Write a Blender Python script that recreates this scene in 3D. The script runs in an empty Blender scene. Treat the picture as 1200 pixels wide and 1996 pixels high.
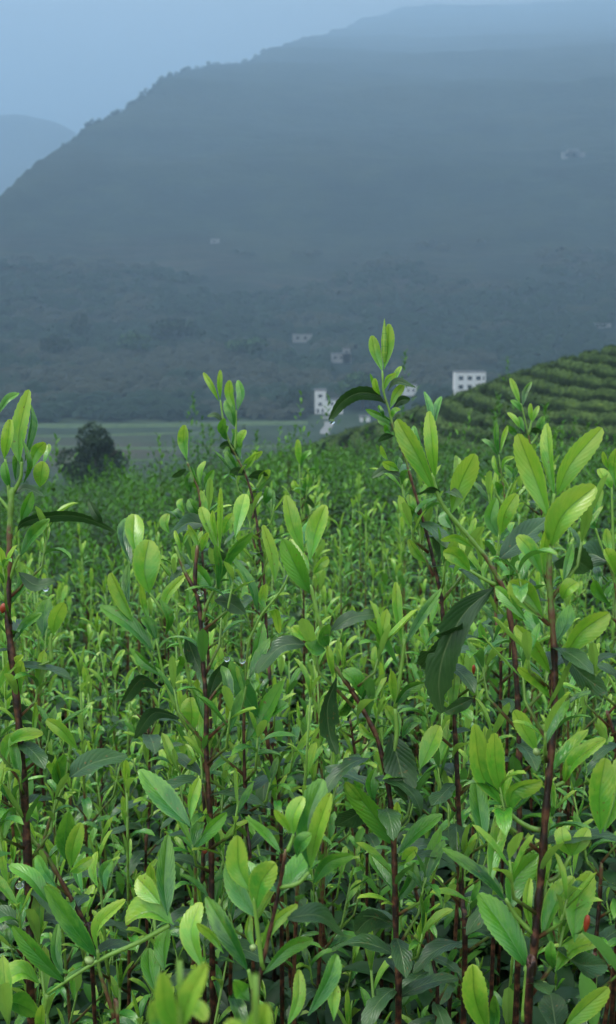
import bpy, math, random
import numpy as np
from mathutils import Vector, Matrix

scene = bpy.context.scene
COL = scene.collection
RNG = random.Random(7)
NR = np.random.RandomState(7)

# ------------------------------------------------------------------ camera
CAM_Z = 1.35
PITCH = math.radians(10.03)
FPX, CU, CV = 2140.0, 600.0, 998.0          # focal length and centre of the photograph in its own pixels
cam_d = bpy.data.cameras.new('camera')
cam = bpy.data.objects.new('camera', cam_d); COL.objects.link(cam); scene.camera = cam
cam.location = (0, 0, CAM_Z)
cam.rotation_euler = (math.radians(90) - PITCH, 0, 0)
cam_d.sensor_fit = 'VERTICAL'; cam_d.sensor_height = 24.0; cam_d.sensor_width = 24.0
cam_d.lens = 24.0 * FPX / 1996.0
cam_d.clip_start = 0.02; cam_d.clip_end = 16000
cam_d.dof.use_dof = True; cam_d.dof.focus_distance = 0.92; cam_d.dof.aperture_fstop = 10.0

# ------------------------------------------------------------------ world, sun, exposure
SUN_EL, SUN_ROT = math.radians(56), math.radians(-75)
w = bpy.data.worlds.new('World'); scene.world = w; w.use_nodes = True
nt = w.node_tree; nt.nodes.clear()
wo = nt.nodes.new('ShaderNodeOutputWorld'); bg = nt.nodes.new('ShaderNodeBackground')
sky = nt.nodes.new('ShaderNodeTexSky'); sky.sky_type = 'NISHITA'; sky.sun_disc = False
sky.sun_elevation = SUN_EL; sky.sun_rotation = SUN_ROT; sky.air_density = 1.2; sky.dust_density = 4.0; sky.ozone_density = 1.0
mx = nt.nodes.new('ShaderNodeMix'); mx.data_type = 'RGBA'; mx.inputs[0].default_value = 0.78

# the even light of the cloud cover, brighter overhead than at the horizon as under any overcast
tcw = nt.nodes.new('ShaderNodeTexCoord'); sxw = nt.nodes.new('ShaderNodeSeparateXYZ'); nt.links.new(tcw.outputs['Generated'], sxw.inputs[0])
mrw = nt.nodes.new('ShaderNodeMapRange'); nt.links.new(sxw.outputs[2], mrw.inputs[0]); mrw.inputs[1].default_value = 0.0; mrw.inputs[2].default_value = 1.0
mrw.inputs[3].default_value = 0.62; mrw.inputs[4].default_value = 1.75
scw = nt.nodes.new('ShaderNodeVectorMath'); scw.operation = 'SCALE'; scw.inputs[0].default_value = (6.3, 6.6, 6.7); nt.links.new(mrw.outputs[0], scw.inputs['Scale'])
nt.links.new(scw.outputs[0], mx.inputs[7])
nt.links.new(sky.outputs[0], mx.inputs[6]); nt.links.new(mx.outputs[2], bg.inputs[0])
nt.links.new(bg.outputs[0], wo.inputs[0]); bg.inputs[1].default_value = 0.09

sun_d = bpy.data.lights.new('sun', 'SUN'); sun = bpy.data.objects.new('sun', sun_d); COL.objects.link(sun)
sun_d.energy = 1.5; sun_d.angle = math.radians(13); sun_d.color = (1.0, 0.97, 0.92)
sun.location = (0, 0, 30)
_sd = Vector((math.sin(SUN_ROT) * math.cos(SUN_EL), math.cos(SUN_ROT) * math.cos(SUN_EL), math.sin(SUN_EL)))
sun.rotation_euler = _sd.to_track_quat('Z', 'Y').to_euler()

vs = scene.view_settings
vs.view_transform = 'Standard'; vs.look = 'None'; vs.exposure = 1.62; vs.gamma = 1.0; vs.use_curve_mapping = False
cy = scene.cycles
cy.use_denoising = True; cy.max_bounces = 8; cy.diffuse_bounces = 3; cy.glossy_bounces = 2
cy.transmission_bounces = 4; cy.volume_bounces = 2; cy.transparent_max_bounces = 6
cy.use_adaptive_sampling = False
cy.caustics_reflective = False; cy.caustics_refractive = False

# ------------------------------------------------------------------ helpers
cp, sp_ = math.cos(PITCH), math.sin(PITCH)
def P(u, v, d):
    """world point seen at photo pixel (u, v) at depth d metres"""
    x = (u - CU) / FPX * d; yc = (CV - v) / FPX * d
    return Vector((x, d * cp + yc * sp_, CAM_Z - d * sp_ + yc * cp))
def link(o, parent=None):
    COL.objects.link(o)
    if parent is not None: o.parent = parent
    return o
def mesh_obj(name, verts, faces, mat, parent=None, uvs=None, smooth=True):
    me = bpy.data.meshes.new(name); me.from_pydata([tuple(p) for p in verts], [], faces)
    if uvs is not None:
        lay = me.uv_layers.new(name='UVMap')
        vi = np.empty(len(me.loops), dtype=np.int32); me.loops.foreach_get('vertex_index', vi)
        lay.data.foreach_set('uv', np.asarray(uvs, dtype=np.float32)[vi].ravel())
    if smooth: me.polygons.foreach_set('use_smooth', [True] * len(me.polygons))
    if mat: me.materials.append(mat)
    return link(bpy.data.objects.new(name, me), parent)
def big_mesh(name, V, quads, mat, attr=None, smooth=True, parent=None):
    """numpy mesh: V (n,3), quads (m,4 or 3), attr (n,4) colour attribute 'info'"""
    V = np.ascontiguousarray(V, dtype=np.float32); Q = np.ascontiguousarray(quads, dtype=np.int32)
    k = Q.shape[1]
    me = bpy.data.meshes.new(name); me.vertices.add(len(V)); me.vertices.foreach_set('co', V.ravel())
    me.loops.add(Q.size); me.loops.foreach_set('vertex_index', Q.ravel())
    me.polygons.add(len(Q)); me.polygons.foreach_set('loop_start', np.arange(0, Q.size, k, dtype=np.int32))
    me.polygons.foreach_set('loop_total', np.full(len(Q), k, dtype=np.int32))
    if smooth: me.polygons.foreach_set('use_smooth', np.ones(len(Q), dtype=bool))
    if attr is not None:
        a = me.attributes.new('info', 'FLOAT_COLOR', 'POINT')
        a.data.foreach_set('color', np.ascontiguousarray(attr, dtype=np.float32).ravel())
    me.update(calc_edges=True); me.validate()
    if mat: me.materials.append(mat)
    return link(bpy.data.objects.new(name, me), parent)
def empty(name, loc, label, cat, group=None):
    o = bpy.data.objects.new(name, None); o.empty_display_size = 0.05; COL.objects.link(o); o.location = loc
    return tag(o, label, cat, group)
def tag(o, label, cat, group=None):
    o['label'] = label; o['category'] = cat
    if group: o['group'] = group
    return o
def box_geo(x0, x1, y0, y1, z0, z1):
    V = [(x, y, z) for z in (z0, z1) for y in (y0, y1) for x in (x0, x1)]
    F = [(0, 2, 3, 1), (4, 5, 7, 6), (0, 1, 5, 4), (2, 6, 7, 3), (0, 4, 6, 2), (1, 3, 7, 5)]
    return V, F
def tube_geo(pts, rads, n=6, woods=None):
    """tube through pts; returns verts, faces, uvs (v = woodiness)"""
    V, F, U = [], [], []
    N = len(pts); ref = Vector((0.31, 0.9, 0.1)).normalized()
    for i, p in enumerate(pts):
        t = (pts[min(i + 1, N - 1)] - pts[max(i - 1, 0)]).normalized()
        a = t.cross(ref); a = a.normalized() if a.length > 1e-4 else Vector((1, 0, 0)); b = t.cross(a)
        for k in range(n):
            an = 2 * math.pi * k / n
            V.append(p + (a * math.cos(an) + b * math.sin(an)) * rads[i]); U.append((k / n, woods[i] if woods else 1.0))
    for i in range(N - 1):
        for k in range(n):
            F.append((i * n + k, i * n + (k + 1) % n, (i + 1) * n + (k + 1) % n, (i + 1) * n + k))
    F.append(tuple(range(n))[::-1]); F.append(tuple((N - 1) * n + k for k in range(n)))
    return V, F, U
def spline(pts, n):
    """Catmull-Rom through points, n samples"""
    if len(pts) == 2: pts = [pts[0], (pts[0] + pts[1]) / 2, pts[1]]
    P_ = [pts[0] * 2 - pts[1]] + list(pts) + [pts[-1] * 2 - pts[-2]]
    m = len(pts) - 1; out = []
    for i in range(n):
        s = i / (n - 1) * m; k = min(int(s), m - 1); t = s - k
        a, b, c, d = P_[k], P_[k + 1], P_[k + 2], P_[k + 3]
        out.append(0.5 * ((2 * b) + (c - a) * t + (2 * a - 5 * b + 4 * c - d) * t * t + (3 * b - a - 3 * c + d) * t ** 3))
    return out
def vnoise(x, y, seed=0):
    x = np.asarray(x, dtype=np.float64); y = np.asarray(y, dtype=np.float64)
    xi, yi = np.floor(x).astype(np.int64), np.floor(y).astype(np.int64); fx, fy = x - xi, y - yi
    def h(a, b):
        n = (a * 374761393 + b * 668265263 + seed * 1442695041) & 0x7fffffff
        n = ((n ^ (n >> 13)) * 1274126177) & 0x7fffffff
        return ((n ^ (n >> 16)) & 0xffff) / 65535.0
    fx = fx * fx * (3 - 2 * fx); fy = fy * fy * (3 - 2 * fy)
    return (h(xi, yi) * (1 - fx) + h(xi + 1, yi) * fx) * (1 - fy) + (h(xi, yi + 1) * (1 - fx) + h(xi + 1, yi + 1) * fx) * fy
def fbm(x, y, oct=4, seed=0):
    s, a, t = 0, 1.0, 0
    for k in range(oct):
        s = s + a * (vnoise(x * 2 ** k, y * 2 ** k, seed + k) - 0.5); t += a; a *= 0.5
    return s / t * 2
def sstep(x, a, b):
    t = np.clip((x - a) / (b - a), 0, 1); return t * t * (3 - 2 * t)

# ------------------------------------------------------------------ materials
def new_mat(name):
    m = bpy.data.materials.new(name); m.use_nodes = True; n = m.node_tree; n.nodes.clear()
    return m, n, n.nodes, n.links
def N(nodes, t, **kw):
    nd = nodes.new(t)
    for k, v in kw.items(): setattr(nd, k, v)
    return nd
def ramp(nodes, stops):
    r = nodes.new('ShaderNodeValToRGB'); e = r.color_ramp.elements
    while len(e) < len(stops): e.new(0.5)
    for i, (p, c) in enumerate(stops): e[i].position = p; e[i].color = (*c, 1)
    return r
def mixc(nodes, links, f, a, b, blend='MIX'):
    m = nodes.new('ShaderNodeMix'); m.data_type = 'RGBA'; m.blend_type = blend
    for sock, val in ((m.inputs[0], f), (m.inputs[6], a), (m.inputs[7], b)):
        if hasattr(val, 'is_linked'): links.new(val, sock)
        elif isinstance(val, (int, float)): sock.default_value = val
        else: sock.default_value = (*val, 1)
    return m.outputs[2]
def mth(nodes, links, op, a, b=None, c=None, clamp=False):
    m = nodes.new('ShaderNodeMath'); m.operation = op; m.use_clamp = clamp
    for i, val in enumerate((a, b, c)):
        if val is None: continue
        if hasattr(val, 'is_linked'): links.new(val, m.inputs[i])
        else: m.inputs[i].default_value = val
    return m.outputs[0]

def leaf_material(name, cols, edge, rib, back, rough, transl, tcol, vein=0.35, coat=0.0, blotch=0.5, spec=0.5, cool=(0.05, 0.2, 0.05), spot=(0.17, 0.10, 0.03)):
    m, n, nd, lk = new_mat(name)
    oi = N(nd, 'ShaderNodeObjectInfo'); tc = N(nd, 'ShaderNodeTexCoord'); uv = N(nd, 'ShaderNodeSeparateXYZ')
    lk.new(tc.outputs['UV'], uv.inputs[0])
    r = ramp(nd, [(i / (len(cols) - 1), c) for i, c in enumerate(cols)]); lk.new(oi.outputs['Random'], r.inputs[0])
    col = r.outputs[0]
    au = mth(nd, lk, 'ABSOLUTE', mth(nd, lk, 'SUBTRACT', uv.outputs[0], 0.5))          # 0 at the midrib, .5 at the edge
    # mottling in the object's own space
    no = N(nd, 'ShaderNodeTexNoise'); no.inputs['Scale'].default_value = 5; no.inputs['Detail'].default_value = 3
    mp = N(nd, 'ShaderNodeVectorMath', operation='ADD'); cx = N(nd, 'ShaderNodeCombineXYZ')
    lk.new(oi.outputs['Random'], cx.inputs[2]); 
    sc = N(nd, 'ShaderNodeVectorMath', operation='SCALE'); lk.new(cx.outputs[0], sc.inputs[0]); sc.inputs['Scale'].default_value = 60
    mu = N(nd, 'ShaderNodeVectorMath', operation='MULTIPLY'); lk.new(tc.outputs['UV'], mu.inputs[0]); mu.inputs[1].default_value = (0.6, 1.4, 1)
    lk.new(mu.outputs[0], mp.inputs[0]); lk.new(sc.outputs[0], mp.inputs[1]); lk.new(mp.outputs[0], no.inputs['Vector'])
    f = mth(nd, lk, 'MULTIPLY', mth(nd, lk, 'SUBTRACT', no.outputs[0], 0.42, clamp=True), 2.2 * blotch, clamp=True)
    col = mixc(nd, lk, f, col, edge)
    # yellower margin and tip
    ef = mth(nd, lk, 'MULTIPLY', mth(nd, lk, 'SUBTRACT', au, 0.40, clamp=True), 7.0, clamp=True)
    tf = mth(nd, lk, 'MULTIPLY', mth(nd, lk, 'SUBTRACT', mth(nd, lk, 'ADD', uv.outputs[1], mth(nd, lk, 'MULTIPLY', mth(nd, lk, 'SUBTRACT', no.outputs[0], 0.5), 0.5)), 0.5, clamp=True), 1.9, clamp=True)
    et = mth(nd, lk, 'MULTIPLY', mth(nd, lk, 'MAXIMUM', ef, tf), 0.8)
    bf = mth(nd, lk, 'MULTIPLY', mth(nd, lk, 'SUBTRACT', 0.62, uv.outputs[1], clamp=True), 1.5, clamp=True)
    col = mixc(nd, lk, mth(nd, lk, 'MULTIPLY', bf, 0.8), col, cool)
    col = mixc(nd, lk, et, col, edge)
    # side veins: slanted ridges that curve to the tip
    ph = mth(nd, lk, 'SUBTRACT', mth(nd, lk, 'MULTIPLY', uv.outputs[1], 9.0), mth(nd, lk, 'MULTIPLY', au, 6.5))
    fr = mth(nd, lk, 'ABSOLUTE', mth(nd, lk, 'SUBTRACT', mth(nd, lk, 'FRACT', ph), 0.5))   # 0 on the vein
    vf = mth(nd, lk, 'SUBTRACT', 1.0, mth(nd, lk, 'MULTIPLY', fr, 7.0, clamp=True))
    col = mixc(nd, lk, mth(nd, lk, 'MULTIPLY', vf, 0.09), col, rib)
    rw = mth(nd, lk, 'SUBTRACT', 1.0, mth(nd, lk, 'MULTIPLY', au, 24.0, clamp=True))
    col = mixc(nd, lk, mth(nd, lk, 'MULTIPLY', rw, 0.75), col, rib)
    n3 = N(nd, 'ShaderNodeTexNoise'); n3.inputs['Scale'].default_value = 11; n3.inputs['Detail'].default_value = 2; lk.new(mp.outputs[0], n3.inputs['Vector'])
    sf = mth(nd, lk, 'MULTIPLY', mth(nd, lk, 'SUBTRACT', n3.outputs[0], 0.665, clamp=True), 22, clamp=True)
    gate = mth(nd, lk, 'GREATER_THAN', mth(nd, lk, 'FRACT', mth(nd, lk, 'MULTIPLY', oi.outputs['Random'], 17.3)), 0.45)
    col = mixc(nd, lk, mth(nd, lk, 'MULTIPLY', mth(nd, lk, 'MULTIPLY', sf, gate), 0.8), col, spot)
    ge = N(nd, 'ShaderNodeNewGeometry')
    front = col
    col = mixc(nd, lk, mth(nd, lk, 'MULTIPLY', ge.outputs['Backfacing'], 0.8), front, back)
    hgt = mth(nd, lk, 'ADD', mth(nd, lk, 'MULTIPLY', mth(nd, lk, 'MINIMUM', fr, 0.35), 1.6),
              mth(nd, lk, 'MULTIPLY', rw, -1.0))
    n2 = N(nd, 'ShaderNodeTexNoise'); n2.inputs['Scale'].default_value = 34; lk.new(mp.outputs[0], n2.inputs['Vector'])
    hgt = mth(nd, lk, 'ADD', hgt, mth(nd, lk, 'MULTIPLY', n2.outputs[0], 0.7))
    bp = N(nd, 'ShaderNodeBump'); bp.inputs['Strength'].default_value = vein; bp.inputs['Distance'].default_value = 0.0005
    lk.new(hgt, bp.inputs['Height'])
    pb = N(nd, 'ShaderNodeBsdfPrincipled'); lk.new(col, pb.inputs['Base Color']); lk.new(bp.outputs[0], pb.inputs['Normal'])
    pb.inputs['Roughness'].default_value = rough; pb.inputs['Specular IOR Level'].default_value = spec
    if coat: pb.inputs['Coat Weight'].default_value = coat; pb.inputs['Coat Roughness'].default_value = 0.18
    tr = N(nd, 'ShaderNodeBsdfTranslucent')
    lk.new(mixc(nd, lk, 0.5, col, tcol), tr.inputs[0]); lk.new(bp.outputs[0], tr.inputs['Normal'])
    ms = N(nd, 'ShaderNodeMixShader'); ms.inputs[0].default_value = transl
    lk.new(pb.outputs[0], ms.inputs[1]); lk.new(tr.outputs[0], ms.inputs[2])
    o = N(nd, 'ShaderNodeOutputMaterial'); lk.new(ms.outputs[0], o.inputs[0])
    return m
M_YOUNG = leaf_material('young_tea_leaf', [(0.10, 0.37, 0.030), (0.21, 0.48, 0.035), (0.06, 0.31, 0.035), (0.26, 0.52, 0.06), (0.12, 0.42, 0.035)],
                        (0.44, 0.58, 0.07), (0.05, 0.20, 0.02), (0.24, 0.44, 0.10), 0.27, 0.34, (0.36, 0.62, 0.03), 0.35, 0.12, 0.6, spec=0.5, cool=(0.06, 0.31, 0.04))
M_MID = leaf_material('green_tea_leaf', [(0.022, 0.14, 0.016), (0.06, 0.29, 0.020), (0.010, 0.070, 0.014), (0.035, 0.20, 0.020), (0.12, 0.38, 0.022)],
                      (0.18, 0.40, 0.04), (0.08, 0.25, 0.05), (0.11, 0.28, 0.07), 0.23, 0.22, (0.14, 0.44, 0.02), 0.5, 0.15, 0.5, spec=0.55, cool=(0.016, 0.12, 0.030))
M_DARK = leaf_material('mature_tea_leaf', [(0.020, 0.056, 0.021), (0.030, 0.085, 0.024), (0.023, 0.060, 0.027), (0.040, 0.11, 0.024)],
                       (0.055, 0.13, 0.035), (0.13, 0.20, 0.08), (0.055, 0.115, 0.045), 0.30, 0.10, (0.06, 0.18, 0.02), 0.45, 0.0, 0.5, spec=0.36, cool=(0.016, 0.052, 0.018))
LEAFM = {'y': M_YOUNG, 'm': M_MID, 'd': M_DARK}

def stem_material():
    m, n, nd, lk = new_mat('tea_stem')
    tc = N(nd, 'ShaderNodeTexCoord'); uv = N(nd, 'ShaderNodeSeparateXYZ'); lk.new(tc.outputs['UV'], uv.inputs[0])
    no = N(nd, 'ShaderNodeTexNoise'); no.inputs['Scale'].default_value = 160; no.inputs['Detail'].default_value = 4; lk.new(tc.outputs['Object'], no.inputs['Vector'])
    wv = mth(nd, lk, 'ADD', uv.outputs[1], mth(nd, lk, 'MULTIPLY', mth(nd, lk, 'SUBTRACT', no.outputs[0], 0.56), 1.5))
    r = ramp(nd, [(0.0, (0.16, 0.32, 0.045)), (0.35, (0.11, 0.20, 0.035)), (0.50, (0.12, 0.085, 0.030)), (0.70, (0.12, 0.050, 0.025)), (0.86, (0.055, 0.020, 0.012)), (1.0, (0.016, 0.008, 0.006))])
    lk.new(wv, r.inputs[0])
    n2 = N(nd, 'ShaderNodeTexNoise'); n2.inputs['Scale'].default_value = 420; lk.new(tc.outputs['Object'], n2.inputs['Vector'])
    sp = mth(nd, lk, 'MULTIPLY', mth(nd, lk, 'SUBTRACT', n2.outputs[0], 0.62, clamp=True), 5, clamp=True)
    col = mixc(nd, lk, mth(nd, lk, 'MULTIPLY', sp, mth(nd, lk, 'MULTIPLY', uv.outputs[1], 0.8)), r.outputs[0], (0.16, 0.10, 0.06))
    pb = N(nd, 'ShaderNodeBsdfPrincipled'); lk.new(col, pb.inputs['Base Color']); pb.inputs['Roughness'].default_value = 0.42
    bp = N(nd, 'ShaderNodeBump'); bp.inputs['Strength'].default_value = 0.5; bp.inputs['Distance'].default_value = 0.001
    lk.new(no.outputs[0], bp.inputs['Height']); lk.new(bp.outputs[0], pb.inputs['Normal'])
    o = N(nd, 'ShaderNodeOutputMaterial'); lk.new(pb.outputs[0], o.inputs[0]); return m
M_STEM = stem_material()

def field_material():
    """joined foliage: info = (random, maturity 0 young .. 1 mature, wood)"""
    m, n, nd, lk = new_mat('tea_field_foliage')
    at = N(nd, 'ShaderNodeAttribute'); at.attribute_name = 'info'; s = N(nd, 'ShaderNodeSeparateColor'); lk.new(at.outputs['Color'], s.inputs[0])
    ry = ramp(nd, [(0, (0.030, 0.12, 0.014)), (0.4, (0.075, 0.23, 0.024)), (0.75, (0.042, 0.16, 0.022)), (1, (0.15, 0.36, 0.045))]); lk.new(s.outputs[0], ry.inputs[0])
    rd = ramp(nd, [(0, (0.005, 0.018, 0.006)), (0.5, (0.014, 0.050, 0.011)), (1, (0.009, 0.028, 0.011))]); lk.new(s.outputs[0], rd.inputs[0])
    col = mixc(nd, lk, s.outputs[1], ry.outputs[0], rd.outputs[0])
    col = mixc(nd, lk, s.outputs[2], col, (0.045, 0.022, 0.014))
    pb = N(nd, 'ShaderNodeBsdfPrincipled'); lk.new(col, pb.inputs['Base Color']); pb.inputs['Roughness'].default_value = 0.45; pb.inputs['Specular IOR Level'].default_value = 0.2
    tr = N(nd, 'ShaderNodeBsdfTranslucent'); lk.new(mixc(nd, lk, 0.3, col, (0.2, 0.45, 0.03)), tr.inputs[0])
    ms = N(nd, 'ShaderNodeMixShader')
    lk.new(mth(nd, lk, 'MULTIPLY', mth(nd, lk, 'SUBTRACT', 1.0, mth(nd, lk, 'MAXIMUM', s.outputs[1], s.outputs[2])), 0.32), ms.inputs[0])
    lk.new(pb.outputs[0], ms.inputs[1]); lk.new(tr.outputs[0], ms.inputs[2])
    o = N(nd, 'ShaderNodeOutputMaterial'); lk.new(ms.outputs[0], o.inputs[0]); return m
M_FIELD = field_material()

def ground_material(name, stops, scale, rough=0.9, scale2=None, c2=None, bump=0.3, bdist=0.05):
    m, n, nd, lk = new_mat(name)
    tc = N(nd, 'ShaderNodeTexCoord'); no = N(nd, 'ShaderNodeTexNoise'); no.inputs['Scale'].default_value = scale
    no.inputs['Detail'].default_value = 8; no.inputs['Roughness'].default_value = 0.6; lk.new(tc.outputs['Object'], no.inputs['Vector'])
    r = ramp(nd, stops); lk.new(no.outputs[0], r.inputs[0]); col = r.outputs[0]
    if scale2:
        n2 = N(nd, 'ShaderNodeTexNoise'); n2.inputs['Scale'].default_value = scale2; n2.inputs['Detail'].default_value = 3; lk.new(tc.outputs['Object'], n2.inputs['Vector'])
        f = mth(nd, lk, 'MULTIPLY', mth(nd, lk, 'SUBTRACT', n2.outputs[0], 0.5, clamp=True), 4.0, clamp=True)
        col = mixc(nd, lk, f, col, c2)
    pb = N(nd, 'ShaderNodeBsdfPrincipled'); lk.new(col, pb.inputs['Base Color']); pb.inputs['Roughness'].default_value = rough; pb.inputs['Specular IOR Level'].default_value = 0.12
    bp = N(nd, 'ShaderNodeBump'); bp.inputs['Strength'].default_value = bump; bp.inputs['Distance'].default_value = bdist
    lk.new(no.outputs[0], bp.inputs['Height']); lk.new(bp.outputs[0], pb.inputs['Normal'])
    o = N(nd, 'ShaderNodeOutputMaterial'); lk.new(pb.outputs[0], o.inputs[0]); return m
M_GROUND = ground_material('valley_ground', [(0.3, (0.014, 0.026, 0.014)), (0.5, (0.022, 0.040, 0.019)), (0.7, (0.034, 0.052, 0.026))], 0.05, scale2=0.012, c2=(0.06, 0.05, 0.035))
M_SOIL = ground_material('field_soil', [(0.3, (0.014, 0.010, 0.007)), (0.6, (0.03, 0.022, 0.014)), (0.8, (0.05, 0.035, 0.022))], 12, bump=0.6)
def mountain_material():
    m, n, nd, lk = new_mat('wooded_mountain')
    tc = N(nd, 'ShaderNodeTexCoord'); s = N(nd, 'ShaderNodeSeparateXYZ'); lk.new(tc.outputs['Object'], s.inputs[0])
    def noise(sc, det, vec=None):
        q = N(nd, 'ShaderNodeTexNoise'); q.inputs['Scale'].default_value = sc; q.inputs['Detail'].default_value = det; q.inputs['Roughness'].default_value = 0.62
        lk.new(vec or tc.outputs['Object'], q.inputs['Vector']); return q.outputs[0]
    r = ramp(nd, [(0.32, (0.002, 0.008, 0.007)), (0.5, (0.006, 0.016, 0.012)), (0.68, (0.016, 0.030, 0.018))]); lk.new(noise(0.022, 9), r.inputs[0]); col = r.outputs[0]
    big = mth(nd, lk, 'MULTIPLY', mth(nd, lk, 'SUBTRACT', noise(0.0055, 4), 0.47, clamp=True), 5.0, clamp=True)
    col = mixc(nd, lk, mth(nd, lk, 'MULTIPLY', big, 0.6), col, (0.022, 0.030, 0.018))
    # old terraces: level bands of bare earth and scrub on the lower slope
    zz = mth(nd, lk, 'ADD', s.outputs[2], mth(nd, lk, 'MULTIPLY', noise(0.01, 2), 26.0))
    st = mth(nd, lk, 'SUBTRACT', 1.0, mth(nd, lk, 'MULTIPLY', mth(nd, lk, 'ABSOLUTE', mth(nd, lk, 'SUBTRACT', mth(nd, lk, 'FRACT', mth(nd, lk, 'DIVIDE', zz, 6.5)), 0.5)), 4.0, clamp=True))
    zone = mth(nd, lk, 'MULTIPLY', mth(nd, lk, 'SUBTRACT', 1.0, mth(nd, lk, 'ABSOLUTE', mth(nd, lk, 'DIVIDE', mth(nd, lk, 'SUBTRACT', s.outputs[2], 28.0), 48.0)), clamp=True), mth(nd, lk, 'MULTIPLY', mth(nd, lk, 'SUBTRACT', noise(0.004, 2), 0.42, clamp=True), 6.0, clamp=True))
    col = mixc(nd, lk, mth(nd, lk, 'MULTIPLY', zone, mth(nd, lk, 'ADD', 0.25, mth(nd, lk, 'MULTIPLY', st, 0.6))), col, (0.060, 0.042, 0.034))
    pb = N(nd, 'ShaderNodeBsdfPrincipled'); lk.new(col, pb.inputs['Base Color']); pb.inputs['Roughness'].default_value = 0.95; pb.inputs['Specular IOR Level'].default_value = 0.1
    bp = N(nd, 'ShaderNodeBump'); bp.inputs['Strength'].default_value = 1.0; bp.inputs['Distance'].default_value = 4.0
    lk.new(noise(0.05, 6), bp.inputs['Height']); lk.new(bp.outputs[0], pb.inputs['Normal'])
    o = N(nd, 'ShaderNodeOutputMaterial'); lk.new(pb.outputs[0], o.inputs[0]); return m
M_MOUNT = mountain_material()
M_BANK = ground_material('grass_bank', [(0.3, (0.04, 0.07, 0.03)), (0.7, (0.075, 0.115, 0.05))], 0.3)
M_HILLSOIL = ground_material('hill_soil', [(0.3, (0.012, 0.010, 0.006)), (0.5, (0.026, 0.018, 0.012)), (0.7, (0.022, 0.028, 0.012))], 1.2)
def hedge_material():
    m, n, nd, lk = new_mat('tea_hedge_foliage')
    at = N(nd, 'ShaderNodeAttribute'); at.attribute_name = 'info'; s = N(nd, 'ShaderNodeSeparateColor'); lk.new(at.outputs['Color'], s.inputs[0])
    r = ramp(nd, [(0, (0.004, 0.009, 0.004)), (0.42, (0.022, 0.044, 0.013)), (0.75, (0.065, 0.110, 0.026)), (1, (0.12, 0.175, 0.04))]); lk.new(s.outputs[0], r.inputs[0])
    pb = N(nd, 'ShaderNodeBsdfPrincipled'); lk.new(r.outputs[0], pb.inputs['Base Color']); pb.inputs['Roughness'].default_value = 0.8; pb.inputs['Specular IOR Level'].default_value = 0.08
    o = N(nd, 'ShaderNodeOutputMaterial'); lk.new(pb.outputs[0], o.inputs[0]); return m
M_HEDGE = hedge_material()
def crown_material(name, a, b, c):
    m, n, nd, lk = new_mat(name)
    at = N(nd, 'ShaderNodeAttribute'); at.attribute_name = 'info'; s = N(nd, 'ShaderNodeSeparateColor'); lk.new(at.outputs['Color'], s.inputs[0])
    r = ramp(nd, [(0, a), (0.5, b), (1, c)]); lk.new(s.outputs[0], r.inputs[0])
    pb = N(nd, 'ShaderNodeBsdfPrincipled'); lk.new(r.outputs[0], pb.inputs['Base Color']); pb.inputs['Roughness'].default_value = 0.8; pb.inputs['Specular IOR Level'].default_value = 0.08
    o = N(nd, 'ShaderNodeOutputMaterial'); lk.new(pb.outputs[0], o.inputs[0]); return m
M_CROWN = crown_material('dark_crown', (0.010, 0.022, 0.010), (0.018, 0.036, 0.016), (0.03, 0.055, 0.022))
M_CROWN2 = crown_material('green_crown', (0.02, 0.05, 0.02), (0.035, 0.08, 0.03), (0.06, 0.11, 0.04))
M_WOOD = crown_material('forest_crowns', (0.007, 0.019, 0.012), (0.014, 0.033, 0.018), (0.032, 0.038, 0.026))
def plain(name, c, rough=0.6, noise=0.0, scale=3, **kw):
    m, n, nd, lk = new_mat(name)
    pb = N(nd, 'ShaderNodeBsdfPrincipled'); pb.inputs['Roughness'].default_value = rough
    tc = N(nd, 'ShaderNodeTexCoord'); no = N(nd, 'ShaderNodeTexNoise'); no.inputs['Scale'].default_value = scale; no.inputs['Detail'].default_value = 5
    lk.new(tc.outputs['Object'], no.inputs['Vector'])
    d = tuple(x * (1 - noise) for x in c)
    lk.new(mixc(nd, lk, no.outputs[0], c, d), pb.inputs['Base Color'])
    for k, v in kw.items(): pb.inputs[k].default_value = v
    o = N(nd, 'ShaderNodeOutputMaterial'); lk.new(pb.outputs[0], o.inputs[0]); return m
M_WHITE = plain('white_render', (0.82, 0.82, 0.80), 0.8, 0.2, 0.6)
M_HAZED = plain('haze_greyed_render', (0.34, 0.34, 0.33), 0.9, 0.5, 0.5)  # far house walls: fading in the haze painted in as grey
M_ROOF = plain('grey_roof_tile', (0.12, 0.12, 0.13), 0.7, 0.4, 2)
M_PANE = plain('window_pane', (0.02, 0.025, 0.03), 0.15)
M_TRUNK = plain('tree_bark', (0.05, 0.04, 0.03), 0.9, 0.5, 4)
M_BUD = plain('cream_flower_bud', (0.26, 0.38, 0.12), 0.4, 0.3, 40)
M_RED = plain('withered_scale', (0.38, 0.06, 0.02), 0.5, 0.4, 200)
M_CONC = plain('pale_concrete', (0.20, 0.20, 0.19), 0.8, 0.3, 1)
M_DROP = plain('water', (1, 1, 1), 0.0, 0.0, 3, **{'Transmission Weight': 1.0, 'IOR': 1.33})
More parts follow.
